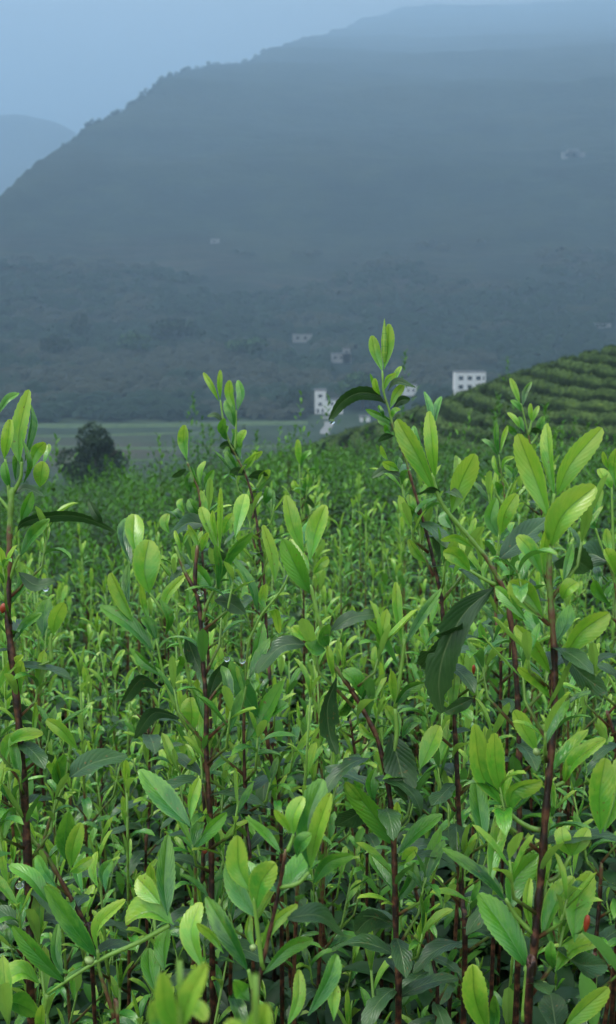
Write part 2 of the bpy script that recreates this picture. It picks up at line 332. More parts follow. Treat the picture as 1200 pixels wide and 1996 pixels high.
# ------------------------------------------------------------------ terrain
S = 1.4
PY = [(-60, 6), (-10, 1.3), (0, 0), (8, -.80), (16, -1.62), (22, -2.5), (40, -8.2), (60, -12.5), (110, -18.5), (180, -29), (235, -36.4), (260, -37), (6000, -37)]
PYX, PYZ = np.array([p[0] for p in PY], float), np.array([p[1] for p in PY], float)
VT = [(290, 815), (340, 755), (400, 700), (600, 520), (820, 350), (1200, 200), (1750, 142), (3000, 100), (4200, 62)]
VD, VV = np.array([p[0] for p in VT], float) * S, np.array([p[1] for p in VT], float)
RT = [(-900, 540), (-400, 520), (0, 418), (100, 332), (200, 262), (250, 248), (300, 218), (340, 190), (430, 160), (560, 128), (700, 82), (850, 48), (1200, 45), (2400, 60)]
RU, RV = np.array([p[0] for p in RT], float), np.array([p[1] for p in RT], float)
def mountain_z(x, y, noise=True):
    D = np.hypot(x, y); u = CU + FPX * x / np.maximum(y, 1e-3) * np.where(y > 0, 1, 0)
    u = np.where(y > 0, u, np.where(x > 0, 2400, -900)); u = np.clip(u, -900, 2400)
    rv = np.interp(u, RU, RV); Dr = np.interp(-rv, -VV, VD)
    De = np.minimum(D, Dr); v = np.interp(De, VD, VV)
    z = CAM_Z + (620 - v) / FPX * De - 0.5 * np.maximum(D - Dr, 0)
    if noise:
        a = np.clip((D - 420) / 500, 0, 1.6)
        z = z + a * (fbm(x / 260, y / 260, 4, 3) * 11 + fbm(x / 40, y / 40, 3, 9) * 2.0)
    return z
def H(x, y):
    x = np.asarray(x, float); y = np.asarray(y, float); D = np.hypot(x, y)
    near = np.interp(y, PYX, PYZ) + 0.15 * np.clip(x, -8, 0) * (1 - sstep(D, 25, 60))
    near = near + fbm(x / 25, y / 25, 3, 5) * 0.8 * sstep(D, 30, 90) * (1 - sstep(D, 200, 260))
    m = mountain_z(x, y)
    return near + (m - near) * sstep(D, 400, 440)
def Hs(x, y): return float(H(np.array([x]), np.array([y]))[0])
az = np.radians(np.concatenate([np.linspace(-180, -50, 26)[:-1], np.linspace(-50, -22, 24)[:-1], np.linspace(-22, 24, 300)[:-1], np.linspace(24, 50, 24)[:-1], np.linspace(50, 180, 26)]))
def polar(name, rads, mat):
    A, R = np.meshgrid(az, rads); X, Y = R * np.sin(A), R * np.cos(A); Z = H(X, Y)
    V = np.stack([X, Y, Z], -1).reshape(-1, 3); nr, na = A.shape
    i = np.arange(nr - 1)[:, None] * na + np.arange(na - 1)[None, :]
    Q = np.stack([i, i + 1, i + 1 + na, i + na], -1).reshape(-1, 4)
    o = big_mesh(name, V, Q, mat); o['kind'] = 'structure'; return o
polar('field_soil_ground', np.geomspace(0.05, 26, 70), M_SOIL)
polar('valley_ground', np.geomspace(26, 430, 100), M_GROUND)
polar('mountain', np.geomspace(430, 8800, 240), M_MOUNT)
# the farther mountain behind, its ridge showing on the left
def far_mountain():
    us = np.linspace(-1500, 900, 120); rv = np.interp(us, [-1500, -300, 60, 130, 200, 300, 900], [330, 260, 250, 265, 305, 350, 420]) + fbm(us / 90, us * 0 + 3.3, 3, 21) * 7
    V = []; rows = 24
    for k in range(rows):
        t = k / (rows - 1); D = 3300 + 900 * t * 1.0
        z = -60 + (CAM_Z + (620 - rv) / FPX * 4200 + 60) * np.sin(t * math.pi / 2) + fbm(us / 60, us * 0 + k * .5, 3, 30) * 10 * (1 - t)
        V.append(np.stack([(us - CU) / FPX * D, np.full_like(us, D), z], -1))
    V.append(np.stack([(us - CU) / FPX * 4800, np.full_like(us, 4800), np.full_like(us, -60)], -1))
    V = np.array(V); r, c = V.shape[:2]; i = np.arange(r - 1)[:, None] * c + np.arange(c - 1)[None, :]
    Q = np.stack([i, i + 1, i + 1 + c, i + c], -1).reshape(-1, 4)
    o = big_mesh('far_mountain', V.reshape(-1, 3), Q, M_MOUNT); o['kind'] = 'structure'
far_mountain()

def ray_ground(u, v, d0=150, d1=4000):
    """where the sight line through photo pixel (u, v) meets the terrain"""
    d = np.geomspace(d0, d1, 2500)
    x = (u - CU) / FPX * d; yc = (CV - v) / FPX * d
    X, Y, Z = x, d * cp + yc * sp_, CAM_Z - d * sp_ + yc * cp
    hit = np.nonzero(Z < H(X, Y))[0]; k = hit[0] if len(hit) else len(d) - 1
    return float(X[k]), float(Y[k]), float(H(X[k:k + 1], Y[k:k + 1])[0])

# ------------------------------------------------------------------ leaf clumps for trees and woods
def clump_quads(cen, nrm, size, rs):
    """small bent quads at centres cen facing nrm"""
    n = len(cen); a = rs.normal(size=(n, 3)); a -= nrm * (a * nrm).sum(1, keepdims=True); a /= np.linalg.norm(a, axis=1, keepdims=True) + 1e-9
    b = np.cross(nrm, a); s = size[:, None]
    V = np.stack([cen - a * s, cen - b * s * .6 + nrm * s * .15, cen + a * s, cen + b * s * .6 + nrm * s * .15], 1).reshape(-1, 3)
    Q = np.arange(4 * n).reshape(-1, 4); return V, Q
def crown_points(n, rx, ry, rz, rs, lobes=15):
    """points spread over an uneven crown of overlapping lobes"""
    lc = rs.normal(size=(lobes, 3)); lc /= np.linalg.norm(lc, axis=1, keepdims=True); lc *= rs.uniform(.3, .78, (lobes, 1)); lr = rs.uniform(.24, .5, lobes)
    k = rs.randint(0, lobes, n); d = rs.normal(size=(n, 3)); d /= np.linalg.norm(d, axis=1, keepdims=True)
    p = lc[k] + d * (lr[k] * rs.uniform(.7, 1.08, n))[:, None]
    nr = d + rs.normal(size=(n, 3)) * .5; nr /= np.linalg.norm(nr, axis=1, keepdims=True)
    return p * np.array([rx, ry, rz]), nr
def crown_mesh(name, n, rx, ry, rz, size, mat, seed, zc):
    rs = np.random.RandomState(seed); p, nr = crown_points(n, rx, ry, rz, rs); p[:, 2] += zc
    V, Q = clump_quads(p, nr, rs.uniform(.6, 1.3, n) * size, rs)
    at = np.ones((4 * n, 4)); at[:, 0] = np.repeat(np.clip(rs.uniform(0, 1, n), 0, 1), 4)
    me_o = big_mesh(name, V, Q, mat, at, smooth=False); return me_o
def tree_parts(root, x, h, cw, mat, seed, n=1500, size=None):
    cr = crown_mesh('crown', n, cw / 2, cw / 2, h * 0.42, size or cw * 0.045, mat, seed, h * 0.58); cr.parent = root
    rs = random.Random(seed); V, F, U = [], [], []
    def add(pts, r):
        v, f, u = tube_geo(pts, r, 7); o = len(V); V.extend(v); F.extend([tuple(i + o for i in q) for q in f]); U.extend(u)
    add([Vector((0, 0, -0.3)), Vector((.03 * h, 0, h * .3)), Vector((0, .02 * h, h * .75))], [h * .035, h * .026, h * .01])
    for k in range(5):
        a = k * 1.3 + rs.random(); z = h * (.25 + .08 * k)
        add([Vector((0.02 * h, 0, z)), Vector((math.cos(a) * cw * .2, math.sin(a) * cw * .2, z + h * .12)), Vector((math.cos(a) * cw * .36, math.sin(a) * cw * .36, z + h * .2))], [h * .016, h * .011, h * .004])
    mesh_obj('trunk', V, F, M_TRUNK, root, U)
def tree(u, v, d, h, cw, mat, seed, label, n=1500, name='broadleaf_tree', group=None, size=None):
    p = P(u, v, d); z = Hs(p.x, p.y); r = empty(name, (p.x, p.y, z), label, 'tree', group); tree_parts(r, 0, h, cw, mat, seed, n, size); return r

# dark tree beyond the near field, then trees of the valley floor
def near_tree():
    d = 112.0; p = P(188, 900, d); z = Hs(p.x, p.y); top = P(188, 829, d).z; h = top - z
    r = empty('broadleaf_tree', (p.x, p.y, z), 'dark round tree standing alone behind the left end of the tea field', 'tree')
    tree_parts(r, 0, h, 7.6, M_CROWN, 5, 5200, 0.22)
near_tree()
def gtree(u, vb, hpx, wpx, mat, seed, label, n=900):
    x, y, z = ray_ground(u, vb); d = math.hypot(x, y)
    r = empty('broadleaf_tree', (x, y, z), label, 'tree', 'trees on the valley floor'); tree_parts(r, 0, hpx * d / FPX, wpx * d / FPX, mat, seed, n)
gtree(705, 800, 72, 95, M_CROWN2, 11, 'round green tree right of the narrow white house', 1600)
gtree(585, 802, 58, 55, M_CROWN, 12, 'dark tree just left of the narrow white house')
gtree(560, 812, 42, 50, M_CROWN, 13, 'low dark tree left of the valley house, at the field edge')
gtree(735, 795, 38, 60, M_CROWN, 14, 'low dark tree under the small white house')
gtree(155, 668, 62, 46, M_CROWN, 15, 'tall dark tree rising from the wooded slope at left')
gtree(262, 695, 50, 70, M_CROWN2, 16, 'pale green tree amid dark woods on the left slope')
gtree(345, 672, 52, 110, M_CROWN, 17, 'broad dark tree clump on the slope above the valley')
gtree(100, 700, 48, 80, M_CROWN, 18, 'dark spreading tree at the far left of the lower slope')
gtree(480, 700, 45, 90, M_CROWN2, 19, 'greenish tree on the slope left of the faint pale house')
gtree(862, 800, 50, 50, M_CROWN, 20, 'dark tree left of the white house with many windows')
gtree(968, 775, 46, 60, M_CROWN, 22, 'dark tree right of the white house with many windows')

# distant woods: one mass of crowns over the mountain's foot and slopes
def woods():
    rs = np.random.RandomState(3); Vs, Qs, As = [], [], []; off = 0
    def batch(n, u0, u1, v0, v1, per, csz):
        nonlocal off
        u = rs.uniform(u0, u1, n); v = rs.uniform(v0, v1, n); D = np.interp(-v, -VV, VD)
        X = (u - CU) / FPX * D; Y = np.sqrt(np.maximum(D * D - X * X, 1)); Z = H(X, Y)
        dens = fbm(X / 60, Y / 60, 3, 12); keep = dens > -0.8 + 1.15 * sstep(-v + fbm(X / 80, Y / 80, 2, 77) * 60, -600, -470)
        for (e0, e1, f0, f1) in ((604, 676, 790, 840), (564, 614, 655, 700), (638, 690, 695, 735), (880, 950, 765, 800), (770, 818, 760, 795), (1150, 1195, 630, 665), (696, 726, 800, 840), (1088, 1148, 300, 330), (404, 432, 468, 490)):
            keep &= ~((u > e0) & (u < e1) & (v > f0) & (v < f1))
        X, Y, Z, D = X[keep], Y[keep], Z[keep], D[keep]; n = len(X)
        r = csz * rs.uniform(.7, 1.5, n)
        dd = rs.normal(size=(n, per, 3)); dd /= np.linalg.norm(dd, axis=2, keepdims=True); dd[..., 2] = np.abs(dd[..., 2]) * .85 - .2
        rr = rs.uniform(.75, 1.1, (n, per, 1)) * r[:, None, None]
        C = np.stack([X, Y, Z + r * .35], -1)[:, None, :] + dd * rr
        nr = dd * .5 + rs.normal(size=dd.shape) * .2 + np.array([0, -.3, .85]); nr /= np.linalg.norm(nr, axis=2, keepdims=True)
        V, Q = clump_quads(C.reshape(-1, 3), nr.reshape(-1, 3), np.repeat(r, per) * rs.uniform(.3, .5, n * per), rs)
        warm = np.clip((fbm(X / 55, Y / 40, 2, 40) - .08) * 4, 0, .9)
        tone = np.clip(rs.uniform(0, .5, n) + warm, 0, 1)
        at = np.ones((len(V), 4)); at[:, 0] = np.repeat(np.repeat(tone, per) + rs.uniform(-.1, .1, n * per), 4)
        Vs.append(V); Qs.append(Q + off); As.append(at); off += len(V)
    batch(2900, -160, 640, 480, 808, 50, 3.2)
    batch(2300, 600, 1350, 480, 790, 50, 3.4)
    # trees standing along the visible ridge
    n = 150; u = rs.uniform(-60, 520, n); rv = np.interp(u, RU, RV); D = np.interp(-rv, -VV, VD) * rs.uniform(.985, 1.0, n)
    X = (u - CU) / FPX * D; Y = np.sqrt(np.maximum(D * D - X * X, 1)); Z = H(X, Y); r = rs.uniform(1.8, 4.5, n); per = 40
    dd = rs.normal(size=(n, per, 3)); dd /= np.linalg.norm(dd, axis=2, keepdims=True)
    C = np.stack([X, Y, Z + r * .5], -1)[:, None, :] + dd * (rs.uniform(.7, 1.1, (n, per, 1)) * r[:, None, None])
    V, Q = clump_quads(C.reshape(-1, 3), dd.reshape(-1, 3), np.repeat(r, per) * .4, rs)
    at = np.ones((len(V), 4)); at[:, 0] = rs.uniform(0, .4, len(V)); Vs.append(V); Qs.append(Q + off); As.append(at)
    o = big_mesh('distant_woods', np.concatenate(Vs), np.concatenate(Qs), M_WOOD, np.concatenate(As), smooth=False)
    tag(o, 'misty woods covering the foot and slopes of the mountain', 'woods'); o['kind'] = 'stuff'
woods()

# grass banks between the valley fields
def bank(u0, u1, v, wid, hgt):
    V, F = [], []; n = 60; last = None
    for i in range(n):
        t = i / (n - 1); u = u0 + (u1 - u0) * t
        x, y, z = ray_ground(u, v + 3 * math.sin(t * 5 + v), 170, 500)
        for k, (dy, dz) in enumerate(((-wid, -.15), (-wid * .4, hgt), (wid * .4, hgt), (wid, -.15))): V.append((x, y + dy, z + dz))
    for i in range(n - 1):
        for k in range(3): F.append((i * 4 + k, i * 4 + k + 1, i * 4 + 5 + k, i * 4 + 4 + k))
    o = mesh_obj('grass_bank', V, F, M_BANK); o['kind'] = 'structure'
for a in ((-100, 600, 829, 5.0, .9), (-80, 420, 848, 1.8, .5), (-80, 560, 872, 2.2, .5), (-80, 300, 896, 1.2, .5)): bank(*a)
x0, y0, z0 = ray_ground(632, 813); x1, y1, z1 = ray_ground(640, 846)
pv = []
for i in range(20):
    t = i / 19; x = x0 + (x1 - x0) * t + 1.2 * math.sin(t * 5); y = y0 + (y1 - y0) * t; z = Hs(x, y) + .08
    pv += [(x - 1.6, y, z), (x + 1.6, y, z)]
o = mesh_obj('path', pv, [(2 * i, 2 * i + 1, 2 * i + 3, 2 * i + 2) for i in range(19)], M_CONC); o['kind'] = 'structure'

# ------------------------------------------------------------------ houses
def part_box(name, parent, x0, x1, y0, y1, z0, z1, mat):
    V, F = box_geo(x0, x1, y0, y1, z0, z1); return mesh_obj(name, V, F, mat, parent, smooth=False)
def house(u, vb, label, blocks, windows, d=None, rot=0.0, wall=None):
    wall = wall or M_WHITE
    """blocks (u0, u1, vtop) and windows (u0, u1, v0, v1) in photo pixels at the house's own distance"""
    if d is None: x, y, z = ray_ground(u, vb)
    else: p = P(u, vb, d); x, y, z = p.x, p.y, p.z
    D = y * cp + (CAM_Z - z) * sp_; k = D / FPX
    root = empty('house', (x, y, z), label, 'house', 'white houses in the valley'); root.rotation_euler.z = rot
    for i, (a, b, vt) in enumerate(blocks):
        X0, X1, h = (a - u) * k, (b - u) * k, (vb - vt) * k
        dep = 7.0 if i == 0 else 6.2
        part_box('wall', root, X0, X1, 0, dep, -2.0, h, wall)
        part_box('roof', root, X0 - .25, X1 + .25, -.25, dep + .25, h, h + .28, M_ROOF)
    for (a, b, c, e) in windows:
        X0, X1, Z0, Z1 = (a - u) * k, (b - u) * k, (vb - e) * k, (vb - c) * k
        fw = .12
        V, F = [], []
        for q in ((X0, X1, Z1 - fw, Z1), (X0, X1, Z0, Z0 + fw), (X0, X0 + fw, Z0 + fw, Z1 - fw), (X1 - fw, X1, Z0 + fw, Z1 - fw)):
            v_, f_ = box_geo(q[0], q[1], -.08, .04, q[2], q[3]); off = len(V); V += v_; F += [tuple(i + off for i in f) for f in f_]
        wn = mesh_obj('window', V, F, wall, root, smooth=False)
        part_box('pane', wn, X0 + fw, X1 - fw, -.05, .03, Z0 + fw, Z1 - fw, M_PANE)
    return root
house(640, 808, 'narrow white house with a three-storey tower, left behind the drooping leaf',
      [(613, 635, 762), (635.1, 668, 781)], [(619.5, 628, 769, 776), (619.5, 628, 785, 792), (643, 650, 784, 791), (617, 622, 797, 806), (626, 631, 797, 806), (655, 661, 796, 806)])
house(915, 790, 'white house with rows of dark windows above the tea hill crest',
      [(886, 945, 726)], [(u0, u0 + 10, v0, v0 + 9) for v0 in (733, 750, 767) for u0 in (892, 909, 926)] + [(939, 943, 733, 742)])
house(792, 772, 'small white house behind the tallest tea shoot', [(776, 812, 752)], [(781, 786, 758, 764), (793, 798, 758, 764), (803, 808, 758, 764)])
house(710, 823, 'tiny white shed at the foot of the tea hill', [(702, 708, 814), (713, 721, 813)], [(704, 706, 817, 821)])
house(665, 708, 'pale house with a long wing on the slope, dim in mist', [(645, 683, 690), (668, 682, 680)], [(650, 656, 695, 700), (662, 668, 695, 700), (673, 678, 684, 689)], wall=M_HAZED)
house(590, 668, 'pale hip-roofed house highest left of the tall shoot, dim in mist', [(570, 608, 652)], [(577, 583, 656, 662), (592, 598, 656, 662)], wall=M_HAZED)
house(1172, 640, 'pale house high at the right edge above the tea hill', [(1156, 1190, 631)], [(1162, 1167, 633, 638), (1175, 1180, 633, 638)], wall=M_HAZED)
house(1116, 309, 'faint white house high up on the mountain at right', [(1096, 1140, 297), (1106, 1128, 292)], [(1102, 1107, 300, 305), (1116, 1121, 300, 305)], wall=M_HAZED)
house(418, 475, 'tiny faint white hut halfway up the mountain', [(410, 427, 466)], [(415, 419, 469, 473)], wall=M_HAZED)

# ------------------------------------------------------------------ tea hill with contour rows
HC = (40.0, 82.0)
def hill_r(x, y): return np.hypot(x - HC[0], (y - HC[1]) * 0.95)
def hill_z(x, y):
    r = hill_r(x, y); return -1.1 - 0.0 * r - np.interp(r, [0, 12, 20, 26, 32, 40, 60, 90], [-2.5, -1.0, 1.45, 3.5, 5.7, 8.6, 16.0, 28.0]) + fbm(np.asarray(x) / 9., np.asarray(y) / 9., 2, 66) * .35
tt, rr = np.meshgrid(np.linspace(0, 2 * np.pi, 161), np.linspace(0.01, 80, 90))
hx, hy = HC[0] + rr * np.cos(tt), HC[1] + rr * np.sin(tt) / .95
V = np.stack([hx, hy, hill_z(hx, hy)], -1); r_, c_ = V.shape[:2]; i_ = np.arange(r_ - 1)[:, None] * c_ + np.arange(c_ - 1)[None, :]
o = big_mesh('hill', V.reshape(-1, 3), np.stack([i_, i_ + c_, i_ + 1 + c_, i_ + 1], -1).reshape(-1, 4), M_HILLSOIL); o['kind'] = 'structure'
ORD = ['first', 'second', 'third', 'fourth', 'fifth', 'sixth', 'seventh', 'eighth', 'ninth', 'tenth', 'eleventh', 'twelfth', 'thirteenth', 'fourteenth', 'fifteenth', 'sixteenth', 'seventeenth', 'eighteenth', 'nineteenth', 'twentieth', 'twenty-first', 'twenty-second']
def hedge_rows():
    rs = np.random.RandomState(8)
    for k in range(20):
        r0 = 17.2 + 1.75 * k
        th = np.arange(math.radians(148), math.radians(282), 0.24 / r0); n = len(th)
        wob = fbm(th * r0 / 6, th * 0 + k * 7.1, 3, 50) * .22
        m = 13; ph = np.linspace(-1, 1, m)                       # across the row
        prof = np.array([0, .38, .62, .78, .86, .9, .91, .9, .86, .78, .62, .38, 0])
        wid = .66
        TH, PH = np.meshgrid(th, ph, indexing='ij'); RR = r0 + wob[:, None] + PH * wid
        X = HC[0] + RR * np.cos(TH); Y = HC[1] + RR * np.sin(TH) / .95
        bush = 0.80 + .20 * np.abs(np.sin(th * r0 / 1.1 + fbm(th * r0 / 3, th * 0 + k, 2, 61) * 2))[:, None]
        Z = hill_z(X, Y) - .06 + prof[None, :] * .95 * 1.15 * bush
        j = rs.normal(size=(n, m, 3)) * .035; Xj = np.stack([X, Y, Z], -1) + j
        V = Xj.reshape(-1, 3); i = np.arange(n - 1)[:, None] * m + np.arange(m - 1)[None, :]
        Q = np.stack([i, i + 1, i + 1 + m, i + m], -1).reshape(-1, 4)
        tone = np.clip(.34 + rs.normal(size=(n, m)) * .12 + .42 * (np.abs(PH) < .55) - .20 + .12 * fbm(X / 3, Y / 3, 2, 70), 0, 1)  # lit tops and shaded flanks of the row painted into the tone
        at = np.ones((n * m, 4)); at[:, 0] = tone.ravel()
        # leafy sprigs over the surface
        q = n * 11; ii = rs.randint(0, n, q); jj = rs.randint(1, m - 1, q)
        c = Xj[ii, jj] + rs.normal(size=(q, 3)) * .06 + np.array([0, 0, .04]); nr = rs.normal(size=(q, 3)) + np.array([0, -.6, .9]); nr /= np.linalg.norm(nr, axis=1, keepdims=True)
        V2, Q2 = clump_quads(c, nr, rs.uniform(.045, .10, q), rs); a2 = np.ones((len(V2), 4)); a2[:, 0] = np.repeat(np.clip(rs.normal(.46, .2, q), 0, 1), 4)
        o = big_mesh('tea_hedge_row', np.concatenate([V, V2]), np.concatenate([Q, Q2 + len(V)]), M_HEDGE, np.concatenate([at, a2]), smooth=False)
        tag(o, ('topmost clipped tea hedge row along the hill crest' if k == 0 else 'clipped tea hedge row on the hill, %s down from the crest' % ORD[k]), 'hedge row', 'tea hedge rows contouring the hill')
hedge_rows()
# ------------------------------------------------------------------ haze
V, F = box_geo(-6500, 6500, -90, 9400, -75, 1640)
HAZE_DENSITY = 0.00053
hm, hn, hnd, hlk = new_mat('valley_haze')
pv_ = hnd.new('ShaderNodeVolumePrincipled'); pv_.inputs['Color'].default_value = (0.41, 0.59, 0.765, 1)
pv_.inputs['Density'].default_value = HAZE_DENSITY; pv_.inputs['Anisotropy'].default_value = 0.0
ho = hnd.new('ShaderNodeOutputMaterial'); hlk.new(pv_.outputs[0], ho.inputs['Volume'])
hz = mesh_obj('haze', V, F, hm, smooth=False); hz['kind'] = 'stuff'; tag(hz, 'blue grey rain haze filling the valley in front of the mountain', 'haze')

# ------------------------------------------------------------------ tea leaves
def leaf_profile(t, kind):
    if kind == 'y': a, b = .95, .62
    elif kind == 'm': a, b = .92, .72
    else: a, b = .78, .72
    tm = a / (a + b); mx_ = tm ** a * (1 - tm) ** b
    return (t ** a) * ((1 - t) ** b) / mx_
def leaf_geo(mid, side, width, kind, fold=0.35, seg=14, wave=0.0, rng=RNG, serr=0.09, bites=0, xs=(-1.0, -.55, -.13, 0.0, .13, .55, 1.0)):
    """blade along the midrib points mid; side = direction of its width"""
    n = seg + 1; V, U, F = [], [], []
    pts = spline(mid, n); ph = rng.random() * 6; L = sum((pts[i + 1] - pts[i]).length for i in range(seg))
    bt = [rng.uniform(.3, .9) for _ in range(bites)]; bs = [rng.choice((-1, 1)) for _ in range(bites)]
    for i, p in enumerate(pts):
        t = i / seg; tg = (pts[min(i + 1, seg)] - pts[max(i - 1, 0)]).normalized()
        s = (side - tg * side.dot(tg)); s = s.normalized() if s.length > 1e-5 else tg.orthogonal().normalized()
        nn = s.cross(tg).normalized()
        hw = width / 2 * max(leaf_profile(min(max(t, 0.0), 1.0), kind), .07 if i < seg else .012)
        jag = 1 + (serr if i % 2 else -serr * .4)
        for x in xs:
            ax = abs(x); k = hw * ax * (jag if ax == 1 else 1)
            for b_, sg in zip(bt, bs):
                if ax == 1 and (x > 0) == (sg > 0) and abs(t - b_) < .07: k *= .55
            f = fold * (1 - .35 * t)
            lift = hw * f * (0 if ax == 0 else (ax + .22 * math.sin(ax * math.pi)) * .92)
            wv = wave * width * math.sin(t * 9 + ph + (1.7 if x > 0 else 0)) * ax * ax * .5
            V.append(p + s * (k * math.copysign(math.cos(f * .8), x) if x else 0.0) + nn * (lift + wv) + (tg * L * .015 * (1 if i % 2 else 0) if ax == 1 and i < seg else Vector((0, 0, 0))))
            U.append((.5 + x * .5, t))
    for i in range(seg):
        for k in range(len(xs) - 1): F.append((i * len(xs) + k, i * len(xs) + k + 1, (i + 1) * len(xs) + k + 1, (i + 1) * len(xs) + k))
    return V, F, U

# shared leaf meshes: unit length along +Y, upper side +Z
def variant(kind, ratio, curve, fold, wave, seed, seg=9, twist=0.0, bites=0):
    rg = random.Random(seed); pts = []; a = 0.0; p = Vector((0, 0, 0)); pts.append(p.copy())
    for i in range(6):
        a = -curve * (i + .5) / 6
        p = p + Vector((math.sin(twist * i / 6) * .05, math.cos(a), math.sin(a))) / 6; pts.append(p.copy())
    V, F, U = leaf_geo(pts, Vector((1, 0, 0)), ratio, kind, fold, seg, wave, rg, bites=bites, xs=(-1.0, -.45, 0.0, .45, 1.0))
    me = bpy.data.meshes.new({'y': 'young_leaf', 'm': 'green_leaf', 'd': 'mature_leaf'}[kind]); me.from_pydata([tuple(v) for v in V], [], F)
    lay = me.uv_layers.new(name='UVMap'); vi = np.empty(len(me.loops), dtype=np.int32); me.loops.foreach_get('vertex_index', vi)
    lay.data.foreach_set('uv', np.asarray(U, dtype=np.float32)[vi].ravel()); me.polygons.foreach_set('use_smooth', [True] * len(me.polygons))
    me.materials.append(LEAFM[kind]); return me
VAR = {'y': [], 'm': [], 'd': []}
_r = random.Random(3)
for k in range(12): VAR['y'].append(variant('y', _r.uniform(.19, .29), _r.uniform(-.35, 1.0), _r.uniform(.45, 1.0), .05, 100 + k, 8, _r.uniform(-1, 1)))
for k in range(12): VAR['m'].append(variant('m', _r.uniform(.20, .29), _r.uniform(-.2, 1.5), _r.uniform(.4, .85), .09, 200 + k, 9, _r.uniform(-1, 1)))
for k in range(12): VAR['d'].append(variant('d', _r.uniform(.27, .36), _r.uniform(.2, 1.9), _r.uniform(.05, .4), .15, 300 + k, 9, _r.uniform(-2, 2), bites=k % 3))
def bud_mesh():
    V, F, U = [], [], []; n = 6
    for i, (z, r) in enumerate(((0, .03), (.2, .07), (.5, .075), (.8, .04), (1, .004))):
        for k in range(n): V.append((r * math.cos(k * 2 * math.pi / n), z, r * math.sin(k * 2 * math.pi / n))); U.append((.3, z))
    for i in range(4):
        for k in range(n): F.append((i * n + k, (i + 1) * n + k, (i + 1) * n + (k + 1) % n, i * n + (k + 1) % n))
    me = bpy.data.meshes.new('bud'); me.from_pydata(V, [], F); me.uv_layers.new(name='UVMap')
    me.polygons.foreach_set('use_smooth', [True] * len(F)); me.materials.append(M_YOUNG); return me
BUD = bud_mesh()
LNAME = {'y': 'young_leaf', 'm': 'green_leaf', 'd': 'mature_leaf'}
def basis(Y, Z):
    Y = Y.normalized(); X = Y.cross(Z)
    X = X.normalized() if X.length > 1e-5 else Y.orthogonal().normalized(); Z = X.cross(Y); return X, Y, Z
def put_leaf(root, kind, pos, dirn, nrm, L, rg, mesh=None, wx=1.0):
    me = mesh or rg.choice(VAR[kind]); o = bpy.data.objects.new('bud' if mesh is BUD else LNAME[kind], me); COL.objects.link(o); o.parent = root
    X, Y, Z = basis(dirn, nrm)
    o.matrix_basis = Matrix(((X.x * L * wx, Y.x * L, Z.x * L, pos.x), (X.y * L * wx, Y.y * L, Z.y * L, pos.y), (X.z * L * wx, Y.z * L, Z.z * L, pos.z), (0, 0, 0, 1)))
    return o

